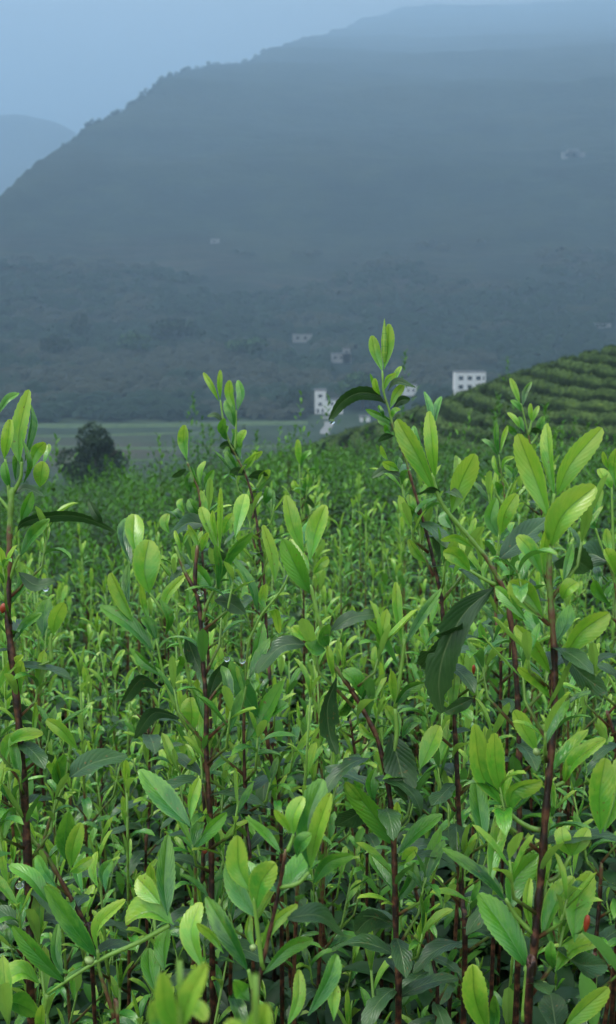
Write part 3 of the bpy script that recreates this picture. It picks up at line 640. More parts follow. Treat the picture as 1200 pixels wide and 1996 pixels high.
# ------------------------------------------------------------------ shoots near the camera, one by one
class Plant:
    def __init__(s, name, label, group, d, stem, r0=2.2, r1=5.0, green=None):
        r0 *= .8; r1 *= .95
        """stem: photo pixels from tip to lowest seen point; continued to the soil"""
        s.d = d; s.rg = random.Random(hash(label) & 0 or len(label) * 131 + int(stem[0][0])); pts = [P(u, v, d + (q[0] if q else 0)) for u, v, *q in stem]
        a, b = pts[-2], pts[-1]; gx, gy = b.x + (b.x - a.x) * .3, b.y + 0.02; gz = Hs(gx, gy)
        if b.z - gz > .06: pts += [Vector(((b.x + gx) / 2, (b.y + gy) / 2, (b.z + gz) / 2))]
        pts += [Vector((gx, gy, gz - .03))]
        s.base = Vector((gx, gy, gz)); s.root = empty(name, s.base, label, 'tea plant', group)
        n = max(24, len(pts) * 5); sp = spline(pts, n); gi = green
        zt, zb = sp[0].z, sp[-1].z; zg = P(0, gi, d).z if gi else zt - .06
        woods = [min(1, max(0, (zg - p.z) / .05 * .5 + .4)) for p in sp]
        rads = [(r0 + (r1 * .85 - r0) * min(1, (zt - p.z) / .55)) * .001 * (1 + .13 * math.sin(i * 1.9) + (.16 if i % 5 == 0 else 0)) for i, p in enumerate(sp)]
        rads[0] *= .55
        V, F, U = tube_geo([p - s.base for p in sp], rads, 9, woods)
        mesh_obj('stem', V, F, M_STEM, s.root, U)
    def twig(s, pts, r0=1.1, r1=1.9, wood=0.0, dz=0.0):
        q = spline([P(u, v, s.d + dz * i / (len(pts) - 1)) - s.base for i, (u, v) in enumerate(pts)], 10)
        V, F, U = tube_geo(q, [(r0 + (r1 - r0) * (1 - i / 9)) * .001 for i in range(10)], 7, [wood * (1 - i / 12) for i in range(10)])
        mesh_obj('twig', V, F, M_STEM, s.root, U); return s
    def leaf(s, kind, wpx, roll, pts, dz=None, bites=0, fold=None):
        rg = s.rg; dz = rg.uniform(-.012, .012) if dz is None else dz; n = len(pts)
        W = [P(u, v, s.d + dz * (i / (n - 1)) + (rg.uniform(-.004, .004) if 0 < i < n - 1 else 0)) - s.base for i, (u, v) in enumerate(pts)]
        if n == 2:
            m_ = (W[0] + W[1]) / 2; Lh = (W[1] - W[0]).length; W = [W[0], m_ + Vector((rg.uniform(-.03, .03) * Lh, rg.uniform(-.08, .08) * Lh, 0)), W[1]]
        view = (P(pts[0][0], pts[0][1], s.d) - Vector((0, 0, CAM_Z))).normalized()
        ax = (W[-1] - W[0]).normalized(); side = ax.cross(-view).normalized()
        # upper side faces the camera or away; roll turns the blade about its midrib
        ro = math.radians((roll + rg.uniform(-9, 16)) * rg.choice((-1, 1))); side = Matrix.Rotation(ro, 3, ax) @ side
        width = wpx * s.d / FPX / max(.35, math.cos(ro)) * .92
        fo = fold if fold is not None else {'y': rg.uniform(.4, .85), 'm': rg.uniform(.35, .75), 'd': rg.uniform(.15, .45)}[kind]
        V, F, U = leaf_geo(W, side, width, kind, fo, 28, {'y': .05, 'm': .08, 'd': .14}[kind], rg, .055, bites)
        mesh_obj(LNAME[kind], V, F, LEAFM[kind], s.root, U); return s
    def bud(s, p0, p1):
        a, b = P(*p0, s.d) - s.base, P(*p1, s.d) - s.base
        put_leaf(s.root, 'y', a, b - a, Vector((0, -1, 0)), (b - a).length, s.rg, BUD); return s
    def leaves(s, rows):
        for r in rows: s.leaf(*r)
        return s
    def infill(s, v0, v1, n, xs, small=True, dark=0.3):
        """unremarkable leaves lower on the stem, set round it"""
        rg = s.rg; n = int(n * 1.8)
        for k in range(n):
            t = (k + rg.random() * .7) / n; v = v0 + (v1 - v0) * t
            u = xs[0] + (xs[1] - xs[0]) * t; base = P(u, v, s.d) - s.base; a = k * 2.4 + rg.random() * .6
            rad = Vector((math.cos(a), math.sin(a), 0)); kd = 'd' if rg.random() < dark else ('m' if rg.random() < .5 else 'y')
            th = math.radians(rg.uniform(25, 50) if kd != 'd' else rg.uniform(55, 85))
            dr = Vector((0, 0, 1)) * math.cos(th) + rad * math.sin(th); nr = Vector((0, 0, 1)) * math.sin(th) - rad * math.cos(th)
            if kd != 'd' and rg.random() < .6:
                ln = rg.uniform(.02, .055); q1 = base + rad * ln * .55 + Vector((0, 0, ln * .45)); q2 = q1 + rad * ln * .12 + Vector((0, 0, ln * .6)); ax = (q2 - q1).normalized()
                V, F, U = tube_geo([base, q1, q2], [.0015, .0012, .0008], 5, [.8, .25, 0]); mesh_obj('twig', V, F, M_STEM, s.root, U)
                e1 = ax.orthogonal().normalized(); e2 = ax.cross(e1); c = rg.uniform(0, 6.28)
                for j in range(rg.choice((3, 4, 4, 5))):
                    c += 2.4; rd = e1 * math.cos(c) + e2 * math.sin(c); t2 = math.radians(rg.uniform(15, 48)); f_ = .3 + .7 * min(j / 3, 1)
                    put_leaf(s.root, 'y' if rg.random() < .5 else 'm', q1.lerp(q2, f_), ax * math.cos(t2) + rd * math.sin(t2), ax * math.sin(t2) - rd * math.cos(t2), rg.uniform(.022, .042), rg)
                continue
            put_leaf(s.root, kd, base, dr, nr, rg.uniform(.03, .045) * (1.3 if kd == 'd' else 1), rg)
        return s
HG = 'tall tea shoots standing close to the camera'

A = Plant('tea_plant', 'tea shoot at the left edge with a long arched dark leaf', HG, .92,
          [(24, 950), (20, 1000), (17, 1103), (15, 1200), (25, 1300), (38, 1430), (50, 1600), (58, 1800), (62, 1996)], 3.0, 5.4, 1010)
A.twig([(26, 960), (40, 930), (42, 900)]).twig([(22, 1000), (10, 985), (-10, 960)]).twig([(20, 980), (14, 930), (10, 895)]).twig([(17, 1130), (28, 1100), (38, 1080)])
A.leaves([('y', 36, 15, [(38, 905), (36, 850), (56, 759)]), ('m', 16, 45, [(46, 905), (62, 830), (60, 788)], .02), ('y', 28, 5, [(8, 895), (14, 860), (20, 817)]),
          ('m', 25, 15, [(30, 938), (33, 905), (32, 883)]), ('y', 28, 20, [(58, 918), (70, 880), (87, 862)]), ('y', 14, 50, [(84, 905), (94, 885), (93, 866)], .02),
          ('y', 34, 5, [(77, 950), (80, 925), (84, 899)]), ('m', 20, 30, [(20, 952), (12, 925), (9, 900)]), ('m', 12, 50, [(44, 945), (55, 905), (43, 856)]),
          ('d', 15, 55, [(30, 962), (50, 952), (88, 968)]), ('d', 22, 45, [(30, 1040), (50, 1017), (118, 1004), (172, 1012), (226, 1038)]),
          ('d', 18, 20, [(200, 1020), (185, 1000), (172, 975)], .0), ('m', 26, 25, [(40, 1085), (65, 1045), (97, 1012)]), ('m', 24, 10, [(40, 1020), (50, 990), (62, 958)]),
          ('d', 28, 40, [(35, 1115), (68, 1140), (108, 1132)]), ('m', 17, 20, [(-8, 812), (14, 780), (37, 766)]), ('y', 34, 12, [(103, 1237), (108, 1205), (124, 1174)]),
          ('m', 36, 10, [(84, 1240), (86, 1200), (92, 1168)], .02), ('y', 26, 30, [(40, 1352), (38, 1320), (44, 1288)]), ('y', 22, 25, [(-4, 1350), (14, 1312), (45, 1277)]),
          ('y', 28, 30, [(12, 1465), (35, 1440), (84, 1430)]), ('y', 12, 20, [(65, 1440), (66, 1405), (70, 1368)]), ('y', 27, 10, [(152, 1462), (122, 1425), (90, 1402)]),
          ('m', 20, 40, [(28, 1250), (50, 1220), (82, 1195)]), ('m', 24, 20, [(20, 1180), (44, 1140), (50, 1110)]), ('d', 36, 20, [(0, 1400), (40, 1390), (80, 1440)], .03)])
A.twig([(100, 1290), (98, 1255), (100, 1235)]).twig([(25, 1300), (65, 1300), (100, 1288)], .9, 1.5, .6).infill(1150, 1500, 7, (16, 44), dark=.3).infill(1500, 1960, 12, (45, 60), dark=.4)

F_ = Plant('tea_plant', 'tea shoot with two broad bright round leaves at its bent top, left of centre', HG, .95,
           [(291, 1156), (312, 1185), (342, 1232), (356, 1275), (372, 1340), (392, 1440), (398, 1600), (396, 1800)], 1.4, 3.2, 1400)
F_.twig([(345, 1385), (322, 1330), (304, 1245)], 1.0, 1.6).twig([(390, 1455), (365, 1420), (345, 1385)], 1.6, 2.0, .7)
F_.leaves([('y', 62, 4, [(291, 1157), (281, 1108), (290, 1052)]), ('y', 44, 12, [(268, 1087), (260, 1045), (262, 1002)], .03), ('m', 30, 30, [(256, 1100), (240, 1050), (246, 1010)], .05),
           ('y', 30, 25, [(260, 1212), (238, 1165), (215, 1116)]), ('m', 22, 30, [(252, 1195), (247, 1150), (250, 1100)], .03), ('y', 15, 35, [(290, 1212), (278, 1180), (273, 1140)]),
           ('m', 34, 22, [(300, 1270), (250, 1217), (194, 1182)]), ('y', 23, 25, [(318, 1202), (326, 1160), (361, 1121)]), ('y', 44, 8, [(370, 1428), (374, 1392), (370, 1359)]),
           ('d', 34, 25, [(362, 1238), (378, 1280), (392, 1312)], 0, 1), ('m', 18, 30, [(322, 1240), (328, 1205), (312, 1168)]), ('m', 22, 30, [(335, 1330), (345, 1295), (352, 1278)]),
           ('m', 24, 30, [(305, 1250), (290, 1220), (275, 1205)]), ('d', 30, 35, [(318, 1340), (275, 1325), (238, 1370)]), ('m', 20, 30, [(320, 1320), (280, 1290), (262, 1270)]),
           ('d', 30, 20, [(350, 1400), (300, 1390), (262, 1440)], .03)]).infill(1480, 1900, 10, (396, 396), dark=.5)

E = Plant('tea_plant', 'dark reddish forked stem left of centre with fine pointed sprigs', HG, .90,
          [(385, 1062), (380, 1130), (390, 1200), (395, 1290), (402, 1370), (402, 1470), (411, 1620), (412, 1750), (414, 1900)], 2.0, 3.9, 1000)
E.twig([(382, 1155), (360, 1115), (341, 1064)], 1.2, 2.0, 1).twig([(394, 1210), (402, 1180), (412, 1160), (422, 1140)], 1.0, 1.8, .5).twig([(403, 1372), (418, 1350), (433, 1330)], .9, 1.6, 1)
E.leaves([('y', 11, 20, [(354, 1080), (348, 1055), (340, 1034)]), ('y', 11, 20, [(356, 1064), (362, 1045), (374, 1030)]), ('y', 15, 25, [(391, 1077), (382, 1048), (367, 1022)]),
          ('y', 16, 20, [(393, 1076), (398, 1055), (406, 1038)]), ('y', 26, 22, [(424, 1075), (402, 1020), (391, 988)]), ('y', 14, 10, [(428, 1080), (429, 1010), (430, 951)]),
          ('y', 12, 10, [(424, 1060), (415, 1020), (414, 995)]), ('y', 24, 12, [(434, 1042), (442, 1020), (454, 1001)]), ('y', 34, 12, [(458, 1048), (468, 1000), (477, 963)], .04),
          ('m', 22, 35, [(424, 1135), (448, 1078), (493, 1035)]), ('m', 32, 15, [(414, 1152), (396, 1125), (377, 1104)]), ('m', 18, 35, [(502, 1196), (488, 1140), (446, 1076)]),
          ('d', 34, 25, [(402, 1022), (365, 1020), (328, 1048)], .03), ('d', 36, 12, [(418, 1170), (448, 1176), (478, 1196)]), ('m', 20, 10, [(388, 1150), (372, 1180), (366, 1150)]),
          ('m', 18, 20, [(425, 1150), (428, 1100), (420, 1060)]), ('y', 14, 30, [(402, 1195), (430, 1170), (440, 1180)]),
          ('d', 26, 30, [(405, 1370), (420, 1320), (445, 1285)]), ('m', 18, 30, [(415, 1345), (440, 1340), (455, 1330)])]).infill(1230, 1430, 4, (392, 402), dark=.3).infill(1430, 1900, 12, (402, 414), dark=.35)

I_ = Plant('tea_plant', 'slim tea shoot ending in one cupped pointed bud leaf, below the pale valley field', HG, 1.15,
           [(364, 900), (376, 930), (387, 958), (391, 1005), (394, 1080), (402, 1200), (410, 1400), (414, 1600)], 1.3, 3.0, 905)
I_.twig([(391, 1000), (396, 975), (398, 955)])
I_.leaves([('y', 25, 5, [(364, 897), (357, 862), (359, 828)], 0, 0, .65), ('m', 18, 25, [(372, 908), (378, 935), (383, 952)]), ('y', 15, 25, [(390, 945), (392, 920), (400, 899)]),
           ('m', 20, 20, [(397, 955), (404, 935), (416, 916)]), ('m', 14, 30, [(394, 950), (393, 930), (388, 918)]), ('d', 12, 40, [(362, 914), (350, 922), (335, 931)]),
           ('m', 22, 15, [(388, 1002), (376, 990), (368, 972)]), ('y', 16, 15, [(360, 1000), (352, 985), (354, 972)]), ('y', 22, 15, [(330, 1040), (322, 1020), (328, 1001)]),
           ('m', 20, 25, [(352, 1015), (345, 1000), (336, 996)]), ('m', 20, 20, [(372, 960), (366, 940), (372, 920)])]).infill(1010, 1500, 14, (390, 412), dark=.3)

Hh = Plant('tea_plant', 'tall dark-stemmed tea shoot with a leafy forked top by the white house', HG, 1.35,
           [(429, 779), (436, 826), (446, 860), (458, 885), (480, 930), (495, 985), (506, 1060), (513, 1110), (520, 1250), (530, 1450)], 1.4, 3.6, 868)
Hh.twig([(456, 880), (459, 850), (460, 800)]).twig([(500, 950), (508, 935), (512, 925)])
Hh.leaves([('y', 13, 20, [(426, 782), (412, 752), (396, 726)]), ('y', 13, 15, [(429, 780), (427, 750), (429, 721)]), ('y', 20, 15, [(459, 802), (448, 770), (447, 741)]),
           ('m', 18, 20, [(463, 802), (470, 770), (463, 741)], .02), ('m', 24, 10, [(457, 832), (450, 805), (439, 780)]), ('d', 11, 35, [(434, 822), (420, 810), (403, 811)]),
           ('m', 18, 20, [(442, 858), (438, 842), (444, 830)]), ('y', 18, 20, [(466, 872), (470, 855), (479, 838)]), ('m', 16, 25, [(452, 898), (444, 882), (446, 868)]),
           ('y', 15, 25, [(472, 905), (488, 892), (511, 879)]), ('m', 16, 25, [(468, 895), (462, 875), (470, 858)]), ('y', 20, 20, [(501, 950), (510, 930), (525, 915)]),
           ('m', 22, 15, [(515, 985), (520, 965), (524, 950)]), ('d', 18, 35, [(466, 890), (445, 868), (428, 872)]), ('m', 20, 20, [(462, 915), (450, 898), (440, 880)]),
           ('d', 18, 20, [(478, 925), (462, 918), (448, 925)]), ('m', 14, 25, [(450, 870), (458, 850), (452, 836)]), ('y', 12, 20, [(478, 915), (490, 900), (498, 880)]),
           ('d', 20, 30, [(482, 930), (505, 925), (522, 935)]), ('m', 18, 20, [(440, 850), (432, 835), (438, 815)])]).infill(960, 1420, 16, (488, 528), dark=.3)

S1 = Plant('tea_plant', 'small upright tea sprig with a split tip, right of the fork-topped shoot', HG, 2.0,
           [(583, 904), (585, 960), (588, 1010), (590, 1080), (592, 1200)], 1.6, 3.0, 1080)
S1.leaves([('y', 15, 15, [(584, 906), (580, 882), (580, 856)]), ('m', 12, 25, [(585, 910), (594, 890), (606, 878)]), ('m', 18, 15, [(588, 962), (597, 945), (606, 930)]),
           ('m', 12, 30, [(590, 932), (604, 918), (622, 916)]), ('y', 14, 20, [(586, 965), (576, 948), (572, 936)]), ('d', 14, 30, [(590, 968), (602, 975), (612, 990)])]).infill(970, 1150, 12, (587, 592), dark=.3)

A2 = Plant('tea_plant', 'tallest tea shoot in the middle, dark bent stem, drooping dark leaf holding a raindrop', HG, .90,
           [(745, 722), (748, 765), (760, 805), (768, 838), (788, 888), (805, 948), (820, 998), (838, 1065), (849, 1115), (860, 1165), (864, 1220), (875, 1300), (886, 1420), (893, 1560), (900, 1750), (905, 1900)], 1.15, 3.3, 838)
A2.bud((749, 705), (749, 621))
A2.leaves([('y', 24, 15, [(745, 724), (731, 690), (724, 654)]), ('y', 25, 12, [(748, 720), (756, 675), (758, 631)], .0, 0, .5), ('y', 14, 20, [(741, 770), (733, 755), (730, 737)]),
           ('m', 8, 20, [(738, 770), (728, 750), (721, 728)]), ('y', 13, 20, [(766, 748), (773, 732), (782, 714)]), ('y', 15, 25, [(748, 762), (755, 738), (772, 728)]),
           ('d', 14, 35, [(755, 762), (775, 744), (810, 756)]), ('y', 20, 12, [(760, 795), (770, 770), (787, 748)]), ('d', 19, 15, [(766, 796), (780, 781), (799, 779)]),
           ('d', 29, 15, [(756, 788), (735, 770), (698, 766), (664, 786), (641, 821)], .01), ('m', 16, 25, [(765, 824), (744, 812), (712, 798)]), ('m', 10, 20, [(748, 815), (742, 802), (738, 790)]),
           ('y', 13, 25, [(764, 815), (768, 802), (780, 797)]), ('m', 16, 25, [(762, 832), (748, 822), (736, 816)]), ('d', 13, 30, [(768, 850), (752, 850), (736, 861)]),
           ('m', 12, 20, [(762, 845), (752, 838), (748, 828)]), ('d', 17, 30, [(786, 930), (752, 916), (723, 932)]), ('y', 22, 20, [(778, 918), (762, 908), (745, 901)]),
           ('m', 18, 20, [(776, 918), (774, 902), (778, 890)]), ('y', 10, 20, [(757, 898), (748, 885), (742, 868)]), ('y', 16, 25, [(811, 995), (800, 982), (797, 964)]),
           ('y', 20, 15, [(832, 1098), (812, 1078), (796, 1051)]), ('y', 10, 30, [(812, 982), (818, 968), (830, 964)]), ('m', 13, 20, [(806, 1012), (802, 998), (794, 985)])])
A2.infill(960, 1200, 5, (808, 862), dark=.2); A2.infill(1240, 1880, 15, (868, 904), dark=.4)

C = Plant('tea_plant', 'thick bent green tea shoot right of the tallest shoot, with three long serrated yellow-green leaves', HG, .80,
          [(842, 925), (851, 960), (868, 992), (895, 1025), (925, 1060), (948, 1088), (966, 1120), (985, 1160), (1000, 1250), (1010, 1400), (1012, 1600), (1010, 1850)], 1.9, 3.6, 1090)
C.twig([(966, 1140), (945, 1130), (915, 1112)], 1.2, 1.6)
C.leaves([('y', 44, 12, [(851, 968), (812, 885), (773, 817)]), ('y', 30, 15, [(848, 935), (842, 870), (836, 801)], .0, 0, .5), ('m', 18, 25, [(845, 835), (850, 800), (860, 773)], .04),
          ('m', 16, 25, [(842, 830), (836, 795), (827, 763)], .04), ('m', 22, 25, [(835, 905), (812, 860), (805, 830)], .03), ('y', 50, 10, [(880, 1000), (898, 940), (925, 884)]),
          ('y', 30, 25, [(888, 960), (892, 925), (892, 890)], .05), ('d', 12, 50, [(858, 958), (835, 954), (814, 963)]), ('d', 14, 50, [(862, 962), (880, 958), (902, 972)]),
          ('y', 17, 30, [(922, 1068), (888, 1048), (859, 1052)]), ('y', 38, 15, [(916, 1114), (890, 1085), (863, 1076)]), ('y', 14, 30, [(944, 1132), (946, 1105), (962, 1085)]),
          ('d', 68, 15, [(962, 1145), (905, 1195), (868, 1265), (855, 1330), (861, 1390)], .02, 2), ('d', 56, 20, [(972, 1090), (1020, 1050), (1070, 1008)], .06, 1),
          ('d', 28, 25, [(922, 1361), (895, 1374), (866, 1388)]), ('m', 24, 30, [(880, 1030), (868, 1010), (876, 990)]), ('m', 30, 30, [(965, 1130), (1000, 1180), (1020, 1210)], .02),
          ('d', 60, 30, [(900, 1215), (860, 1260), (820, 1300)], .05, 2), ('m', 30, 20, [(930, 1110), (905, 1100), (885, 1120)], .03)])
C.infill(1400, 1900, 14, (1010, 1010), dark=.4)

G = Plant('tea_plant', 'reddish-stemmed central tea shoot with a long dark leaf hanging down', HG, .82,
          [(605, 1140), (618, 1195), (634, 1250), (650, 1295), (678, 1335), (702, 1375), (735, 1440), (756, 1530), (765, 1610), (769, 1700), (772, 1850), (776, 1996)], 1.7, 4.4, 1262)
G.twig([(770, 1380), (782, 1300), (788, 1246)], 1.3, 1.8).twig([(755, 1500), (772, 1440), (770, 1380)], 1.6, 2.1, .3)
G.leaves([('y', 42, 10, [(604, 1092), (614, 1040), (634, 984)]), ('y', 34, 15, [(591, 1078), (570, 1025), (557, 965)], .0, 0, .5), ('m', 46, 10, [(603, 1157), (576, 1105), (551, 1050)]),
          ('m', 26, 15, [(592, 1062), (600, 1035), (614, 1008)], .04), ('y', 22, 20, [(611, 1118), (622, 1100), (640, 1088)]), ('y', 20, 20, [(602, 1110), (588, 1090), (565, 1050)], .03),
          ('d', 30, 40, [(645, 1230), (685, 1204), (740, 1196)], .0, 1), ('d', 36, 30, [(597, 1255), (545, 1262), (498, 1312)], .0, 1), ('y', 27, 20, [(602, 1252), (585, 1236), (569, 1221)]),
          ('m', 34, 25, [(634, 1268), (612, 1266), (594, 1254)]), ('d', 40, 25, [(656, 1322), (638, 1375), (642, 1432), (656, 1471)], .0, 2), ('m', 36, 20, [(706, 1362), (690, 1325), (667, 1309)]),
          ('y', 16, 20, [(649, 1320), (642, 1290), (638, 1259)]), ('d', 68, 5, [(762, 1430), (778, 1490), (796, 1560)], -.01), ('m', 27, 20, [(783, 1440), (800, 1412), (819, 1404)]),
          ('y', 28, 20, [(779, 1432), (766, 1402), (751, 1377)]), ('y', 42, 10, [(818, 1500), (838, 1455), (856, 1414)]), ('m', 24, 25, [(768, 1380), (792, 1346), (827, 1331)]),
          ('y', 21, 15, [(770, 1372), (763, 1338), (762, 1307)]), ('y', 23, 15, [(782, 1252), (774, 1190), (771, 1134)]), ('m', 22, 20, [(790, 1256), (822, 1202), (861, 1147)]),
          ('m', 20, 25, [(776, 1300), (745, 1245), (711, 1206)]), ('m', 46, 30, [(768, 1650), (725, 1585), (672, 1524)]), ('y', 18, 25, [(706, 1562), (690, 1545), (674, 1524)], -.01),
          ('m', 30, 10, [(729, 1562), (722, 1530), (730, 1499)]), ('y', 19, 15, [(775, 1628), (774, 1595), (774, 1563)]), ('m', 32, 20, [(777, 1664), (815, 1622), (862, 1587)]),
          ('y', 26, 20, [(782, 1684), (796, 1668), (814, 1653)]), ('d', 42, 30, [(735, 1560), (690, 1590), (655, 1610)], .03), ('m', 26, 25, [(640, 1260), (628, 1240), (640, 1215)]),
          ('m', 22, 20, [(700, 1380), (716, 1350), (738, 1322)]), ('m', 22, 20, [(690, 1350), (672, 1380), (655, 1395)], .03), ('y', 16, 20, [(740, 1445), (715, 1430), (700, 1410)]),
          ('m', 26, 20, [(770, 1760), (800, 1720), (808, 1680)]), ('d', 44, 25, [(772, 1800), (725, 1790), (690, 1820)], .03), ('m', 28, 25, [(771, 1740), (740, 1700), (722, 1665)], .03)])
G.infill(1330, 1640, 5, (676, 766), dark=.2); G.infill(1680, 1960, 8, (769, 774), dark=.5)

K = Plant('tea_plant', 'leaning green tea shoot between the forked dark stem and the centre shoot', HG, .92,
          [(566, 1112), (548, 1150), (512, 1195), (496, 1225), (482, 1270), (475, 1420), (480, 1600), (492, 1800)], 1.2, 3.0, 1300)
K.leaves([('y', 25, 20, [(536, 1137), (530, 1085), (512, 1023)], .0, 0, .5), ('m', 22, 20, [(566, 1114), (580, 1095), (590, 1082)]), ('m', 48, 15, [(504, 1400), (468, 1340), (434, 1288)]),
          ('m', 38, 25, [(478, 1450), (512, 1400), (552, 1328)]), ('y', 18, 20, [(510, 1196), (535, 1190), (545, 1235)]), ('m', 30, 25, [(480, 1330), (500, 1270), (512, 1215)], .03),
          ('y', 20, 25, [(472, 1420), (450, 1400), (440, 1375)]), ('m', 24, 25, [(520, 1400), (545, 1380), (560, 1370)]), ('y', 18, 20, [(520, 1190), (508, 1170), (512, 1140)]),
          ('m', 30, 20, [(490, 1420), (486, 1350), (492, 1300)], .03)]).infill(1480, 1850, 10, (476, 490), dark=.4)

B = Plant('tea_plant', 'thick dark stem near the right edge crowned by four large yellow-green leaves', HG, .70,
          [(1072, 1058), (1070, 1125), (1075, 1200), (1081, 1300), (1080, 1400), (1071, 1500), (1061, 1610), (1055, 1700), (1045, 1800), (1036, 1900), (1028, 1996)], 2.3, 4.3, 1110)
B.twig([(1072, 1062), (1076, 1000), (1080, 962)], 1.2, 2.2).twig([(1052, 1618), (1030, 1612), (1000, 1592), (980, 1562)], 1.2, 1.8, .3).twig([(1082, 1532), (1100, 1524)], 1.2, 1.6, .3)
B.twig([(1036, 1818), (1005, 1785), (985, 1752)], 1.3, 1.8, .3).twig([(1068, 1718), (1090, 1705), (1112, 1668)], 1.2, 1.7, .3).twig([(1020, 1990), (1024, 1930), (1027, 1882)], 1.4, 1.9)
B.leaves([('y', 52, 8, [(1071, 1012), (1042, 930), (1009, 845)]), ('y', 28, 20, [(1080, 966), (1070, 890), (1065, 825)], .01, 0, .5), ('y', 48, 10, [(1085, 966), (1112, 905), (1173, 834)]),
          ('y', 64, 8, [(1072, 1068), (1096, 1005), (1161, 947)], -.02), ('y', 36, 12, [(1056, 1120), (1034, 1074), (1008, 1044)]), ('y', 19, 15, [(1060, 1120), (1060, 1070), (1065, 1029)]),
          ('y', 64, 10, [(1058, 1205), (1028, 1158), (992, 1134)]), ('y', 28, 15, [(1028, 1132), (1018, 1115), (1013, 1094)], .03), ('m', 27, 25, [(1025, 1210), (990, 1168), (965, 1144)], .02),
          ('y', 36, 15, [(1096, 1168), (1106, 1148), (1123, 1134)]), ('m', 20, 20, [(1098, 1135), (1106, 1098), (1116, 1060)], .02), ('y', 38, 15, [(1072, 1312), (1045, 1262), (1004, 1219)]),
          ('y', 54, 20, [(1098, 1282), (1132, 1232), (1187, 1194)]), ('y', 27, 20, [(1073, 1362), (1045, 1325), (1009, 1301)]), ('d', 54, 20, [(1095, 1275), (1138, 1318), (1182, 1348)], .02, 2),
          ('y', 38, 15, [(1046, 1465), (1022, 1425), (1000, 1385)]), ('y', 25, 20, [(1042, 1458), (1052, 1432), (1074, 1413)], .02), ('y', 34, 15, [(1098, 1528), (1122, 1482), (1180, 1440)]),
          ('y', 15, 15, [(1100, 1526), (1106, 1505), (1106, 1476)]), ('y', 48, 8, [(977, 1568), (938, 1505), (924, 1411)]), ('y', 40, 8, [(979, 1556), (966, 1490), (963, 1428)], -.01),
          ('y', 42, 20, [(992, 1584), (1002, 1540), (1057, 1522)]), ('m', 44, 10, [(944, 1645), (934, 1580), (925, 1512)], .02), ('y', 38, 20, [(955, 1730), (964, 1650), (986, 1578)], .03),
          ('m', 24, 35, [(985, 1756), (932, 1702), (860, 1654)]), ('m', 64, 10, [(1028, 1888), (984, 1812), (932, 1741)], .02), ('m', 58, 12, [(993, 1778), (1004, 1715), (1049, 1667)], .02),
          ('y', 23, 20, [(1036, 1812), (1026, 1762), (1033, 1711)]), ('y', 42, 20, [(1056, 1830), (1082, 1762), (1119, 1709)]), ('y', 56, 10, [(1119, 1837), (1124, 1765), (1151, 1698)], .01),
          ('y', 46, 25, [(1082, 1895), (1115, 1852), (1168, 1836)]), ('m', 24, 20, [(1079, 1888), (1074, 1865), (1074, 1834)]), ('y', 34, 15, [(1114, 1668), (1098, 1640), (1094, 1612)], 0, 0, .2),
          ('y', 34, 15, [(1116, 1668), (1130, 1642), (1146, 1614)], 0, 0, .2), ('y', 56, 10, [(1170, 1625), (1168, 1550), (1180, 1477)]), ('y', 54, 15, [(1178, 1622), (1198, 1560), (1216, 1470)], .02),
          ('d', 62, 10, [(1084, 2010), (1078, 1970), (1072, 1935)], .02), ('y', 42, 20, [(1100, 2002), (1138, 1965), (1186, 1924)]), ('d', 50, 30, [(1085, 1850), (1130, 1880), (1180, 1880)], .04),
          ('m', 36, 25, [(1060, 1240), (1040, 1210), (1035, 1180)], .03), ('m', 34, 20, [(1078, 1260), (1100, 1220), (1110, 1180)], .03), ('d', 60, 30, [(1080, 1100), (1110, 1085), (1150, 1110)], .08)])

B.infill(1150, 1600, 6, (1072, 1062), dark=.25); B.infill(1620, 1980, 5, (1060, 1030), dark=.35)
Bt = Plant('tea_plant', 'broad bright leaf at the bottom edge, right of centre, with a thin stem', HG, .72, [(950, 1990), (955, 2060), (960, 2150)], 1.6, 2.6, 2300)
Bt.leaves([('y', 60, 8, [(951, 2015), (926, 1945), (921, 1879)]), ('m', 26, 25, [(955, 2030), (966, 1980), (964, 1940)])])

